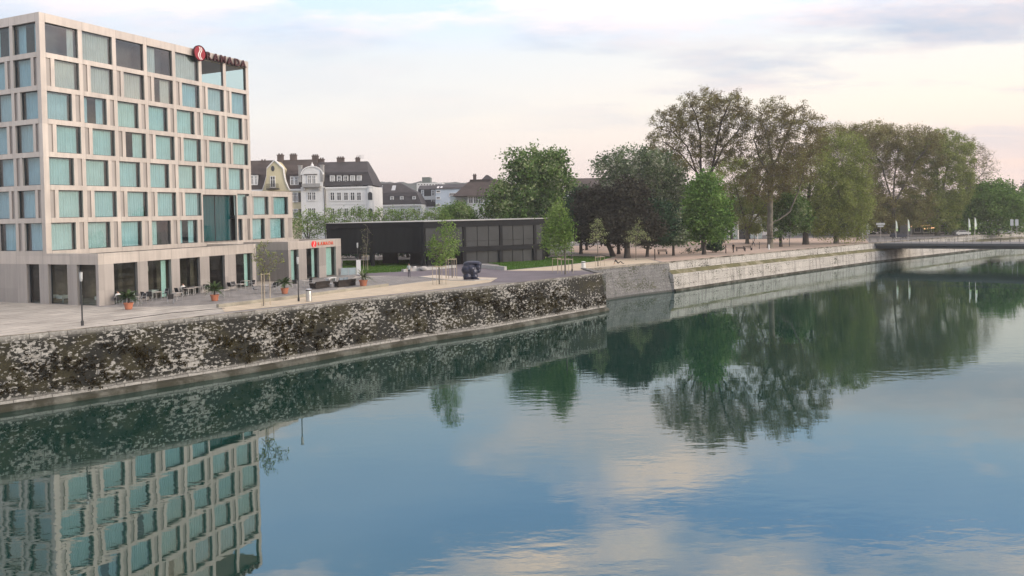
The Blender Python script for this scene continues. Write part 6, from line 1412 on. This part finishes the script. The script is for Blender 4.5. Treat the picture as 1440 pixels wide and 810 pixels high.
# cafe awnings with lit edges
LIT = bpy.data.materials.new('lit awning strip'); LIT.use_nodes = True; b_ = LIT.node_tree.nodes['Principled BSDF']; b_.inputs['Base Color'].default_value = (.8, .4, .2, 1); b_.inputs['Emission Color'].default_value = (1, .55, .28, 1); b_.inputs['Emission Strength'].default_value = 1.6
AWN = flat('orange awning cloth', (.50, .14, .06), .8)
ca = far(1293, 206)
for px, py, w, lb in ((1291, 317, 2.7, 'lit orange cafe awning, upper left of the two under the trees'), (1303, 320.5, 1.5, 'lit orange cafe awning, lower right of the two under the trees')):
    c = at(px, py, 206); t = thing('cafe_awning', lb, 'awning', (c.x, c.y, ca.z), .12); z = c.z-ca.z; m = MB(); m.add([(-w, -1, z-.1), (w, -1, z+.1), (w, 1.4, z+.5), (-w, 1.4, z+.3), (-w, -1, z-.16), (w, -1, z+.04), (w, 1.4, z+.44), (-w, 1.4, z+.24)], [(0, 1, 2, 3), (7, 6, 5, 4), (1, 5, 6, 2), (2, 6, 7, 3), (3, 7, 4, 0)]); m.build('canopy', AWN, t)
    m = MB(); m.add([(-w, -1.02, z-.3), (w, -1.02, z-.1), (w, -1.02, z+.12), (-w, -1.02, z-.08)], [(0, 1, 2, 3)]); m.build('lit_edge', LIT, t)
    for x in (-w+.1, w-.1): m = MB(); m.tube((x, -.9, 0), (x, -.9, z-.12), .05, n=6); m.build('post', STEEL2, t)
h = House('cafe_pavilion', 'small grey cafe building with a pale pillar under the plane trees beyond the bridge', 'building', 1325, 214)
h.wall(1283, 1345, 312, 0, 7, mat('cafe grey render', (.22, .23, .23), .9, .1, .3, 4)); h.wall(1282, 1346, 310.5, -.8, 7.2, ROOFE, h.Z(312.4, 1320), 'flat_roof'); h.wall(1331, 1341, 312.6, -.5, -.02, WPL, name='pillar')
for x in (1286, 1298, 1310, 1322): h.win(x, x+8, 317, 326, 0, False)
# parked cars on the street behind the bridge
def car(p, rz, m_, label):
    t = thing('parked_car', label, 'car', p, rz, 'cars parked beyond the bridge')
    pf = [(-2.05, .35), (2.05, .35), (2.1, .62), (1.95, .85), (1.1, .95), (.55, 1.38), (-.9, 1.44), (-1.75, .98), (-2.08, .9)]
    m = MB(); m.xprism(pf, -.82, .82); b = m.build('body', m_, t)
    m = MB(); m.add([(1.0, -.825, .95), (.52, -.825, 1.33), (-.88, -.825, 1.38), (-1.5, -.825, .98)], [(0, 1, 2, 3)]); m.build('side_window', WGL, b)
    for x in (-1.3, 1.3):
        for y in (-.8, .62): m = MB(); m.tube((x, y, .31), (x, y+.18, .31), .31, n=14); w_ = m.build('wheel', SHOE, t); m = MB(); m.tube((x, y-.005, .31), (x, y+.185, .31), .17, n=10); m.build('rim', STEEL2, w_)
def gstreet(px, Y): p = at(px, 330, Y); return Vector((p.x, Y, g(p.x, Y)+.03))
car(gstreet(1265, 190), .1, NAV, 'dark blue car parked between the left hand banners'); car(gstreet(1352, 200), .1, flat('silver car paint', (.42, .43, .44), .3, .5), 'silver car parked left of the right hand banners'); car(gstreet(1412, 205), .1, STONEW, 'white car parked behind the bridge near the right frame edge')
# moss tufts growing on the near quay wall
MOSSM = leaf_mat('wall moss tufts', [(.016, .013, .008), (.032, .025, .010), (.058, .047, .014)], .1)
def wall_moss():
    rng = np.random.default_rng(5); pts = [p for p in nr if p.y > 30]; L_ = np.cumsum([0]+[(b-a).length for a, b in zip(pts, pts[1:])]); n = 1500
    s = rng.uniform(0, L_[-1], n); h = rng.beta(1.6, 1.5, n)*3.4+.25
    f = np.sin(s*.42)+np.sin(s*.23+h*.9+1)+.8*np.sin(s*1.1+h*2.2)+.9*np.sin(h*1.4+s*.15); k = f+rng.normal(0, .7, n) > .1; s, h = s[k], h[k]; C = []
    for a, z in zip(s, h):
        i = min(len(pts)-2, int(np.searchsorted(L_, a))-1 if a > 0 else 0); i = max(0, i); u = (a-L_[i])/(L_[i+1]-L_[i]); p = pts[i].lerp(pts[i+1], u); d = (pts[i+1]-pts[i]).normalized(); o_ = .15+.3*(1-z/4.2); top = p.z-.05
        C.append((p.x+d.y*o_, p.y-d.x*o_, WATER_Z+.35+z))
    C = np.array(C); V, Fq, tn = leaves(C, 26, .13, .15, rng); V = V.reshape(-1, 4, 3); tn = np.clip(np.repeat(.25+.4*(np.sin(s*.31+1.)*.5+.5), 26)+rng.normal(0, .15, len(tn)), 0, 1)
    o = np_mesh('moss', V.reshape(-1, 3), Fq, MOSSM, wall_near, fcol=tn); o['kind'] = 'stuff'
wall_moss()

# ------------------------------------------------------------------ thin evening haze
hm = bpy.data.materials.new('evening haze'); hm.use_nodes = True; hn = hm.node_tree; hn.nodes.remove(hn.nodes['Principled BSDF'])
pv = N(hn, 'ShaderNodeVolumePrincipled'); pv.inputs['Color'].default_value = (.92, .92, .93, 1); pv.inputs['Density'].default_value = .00030; pv.inputs['Anisotropy'].default_value = .2
L(hn, pv.outputs[0], hn.nodes['Material Output'].inputs['Volume'])
o = MB().box(-1700, 1600, -650, 1550, -8, 56).build('haze', hm); tag(o, kind='stuff')
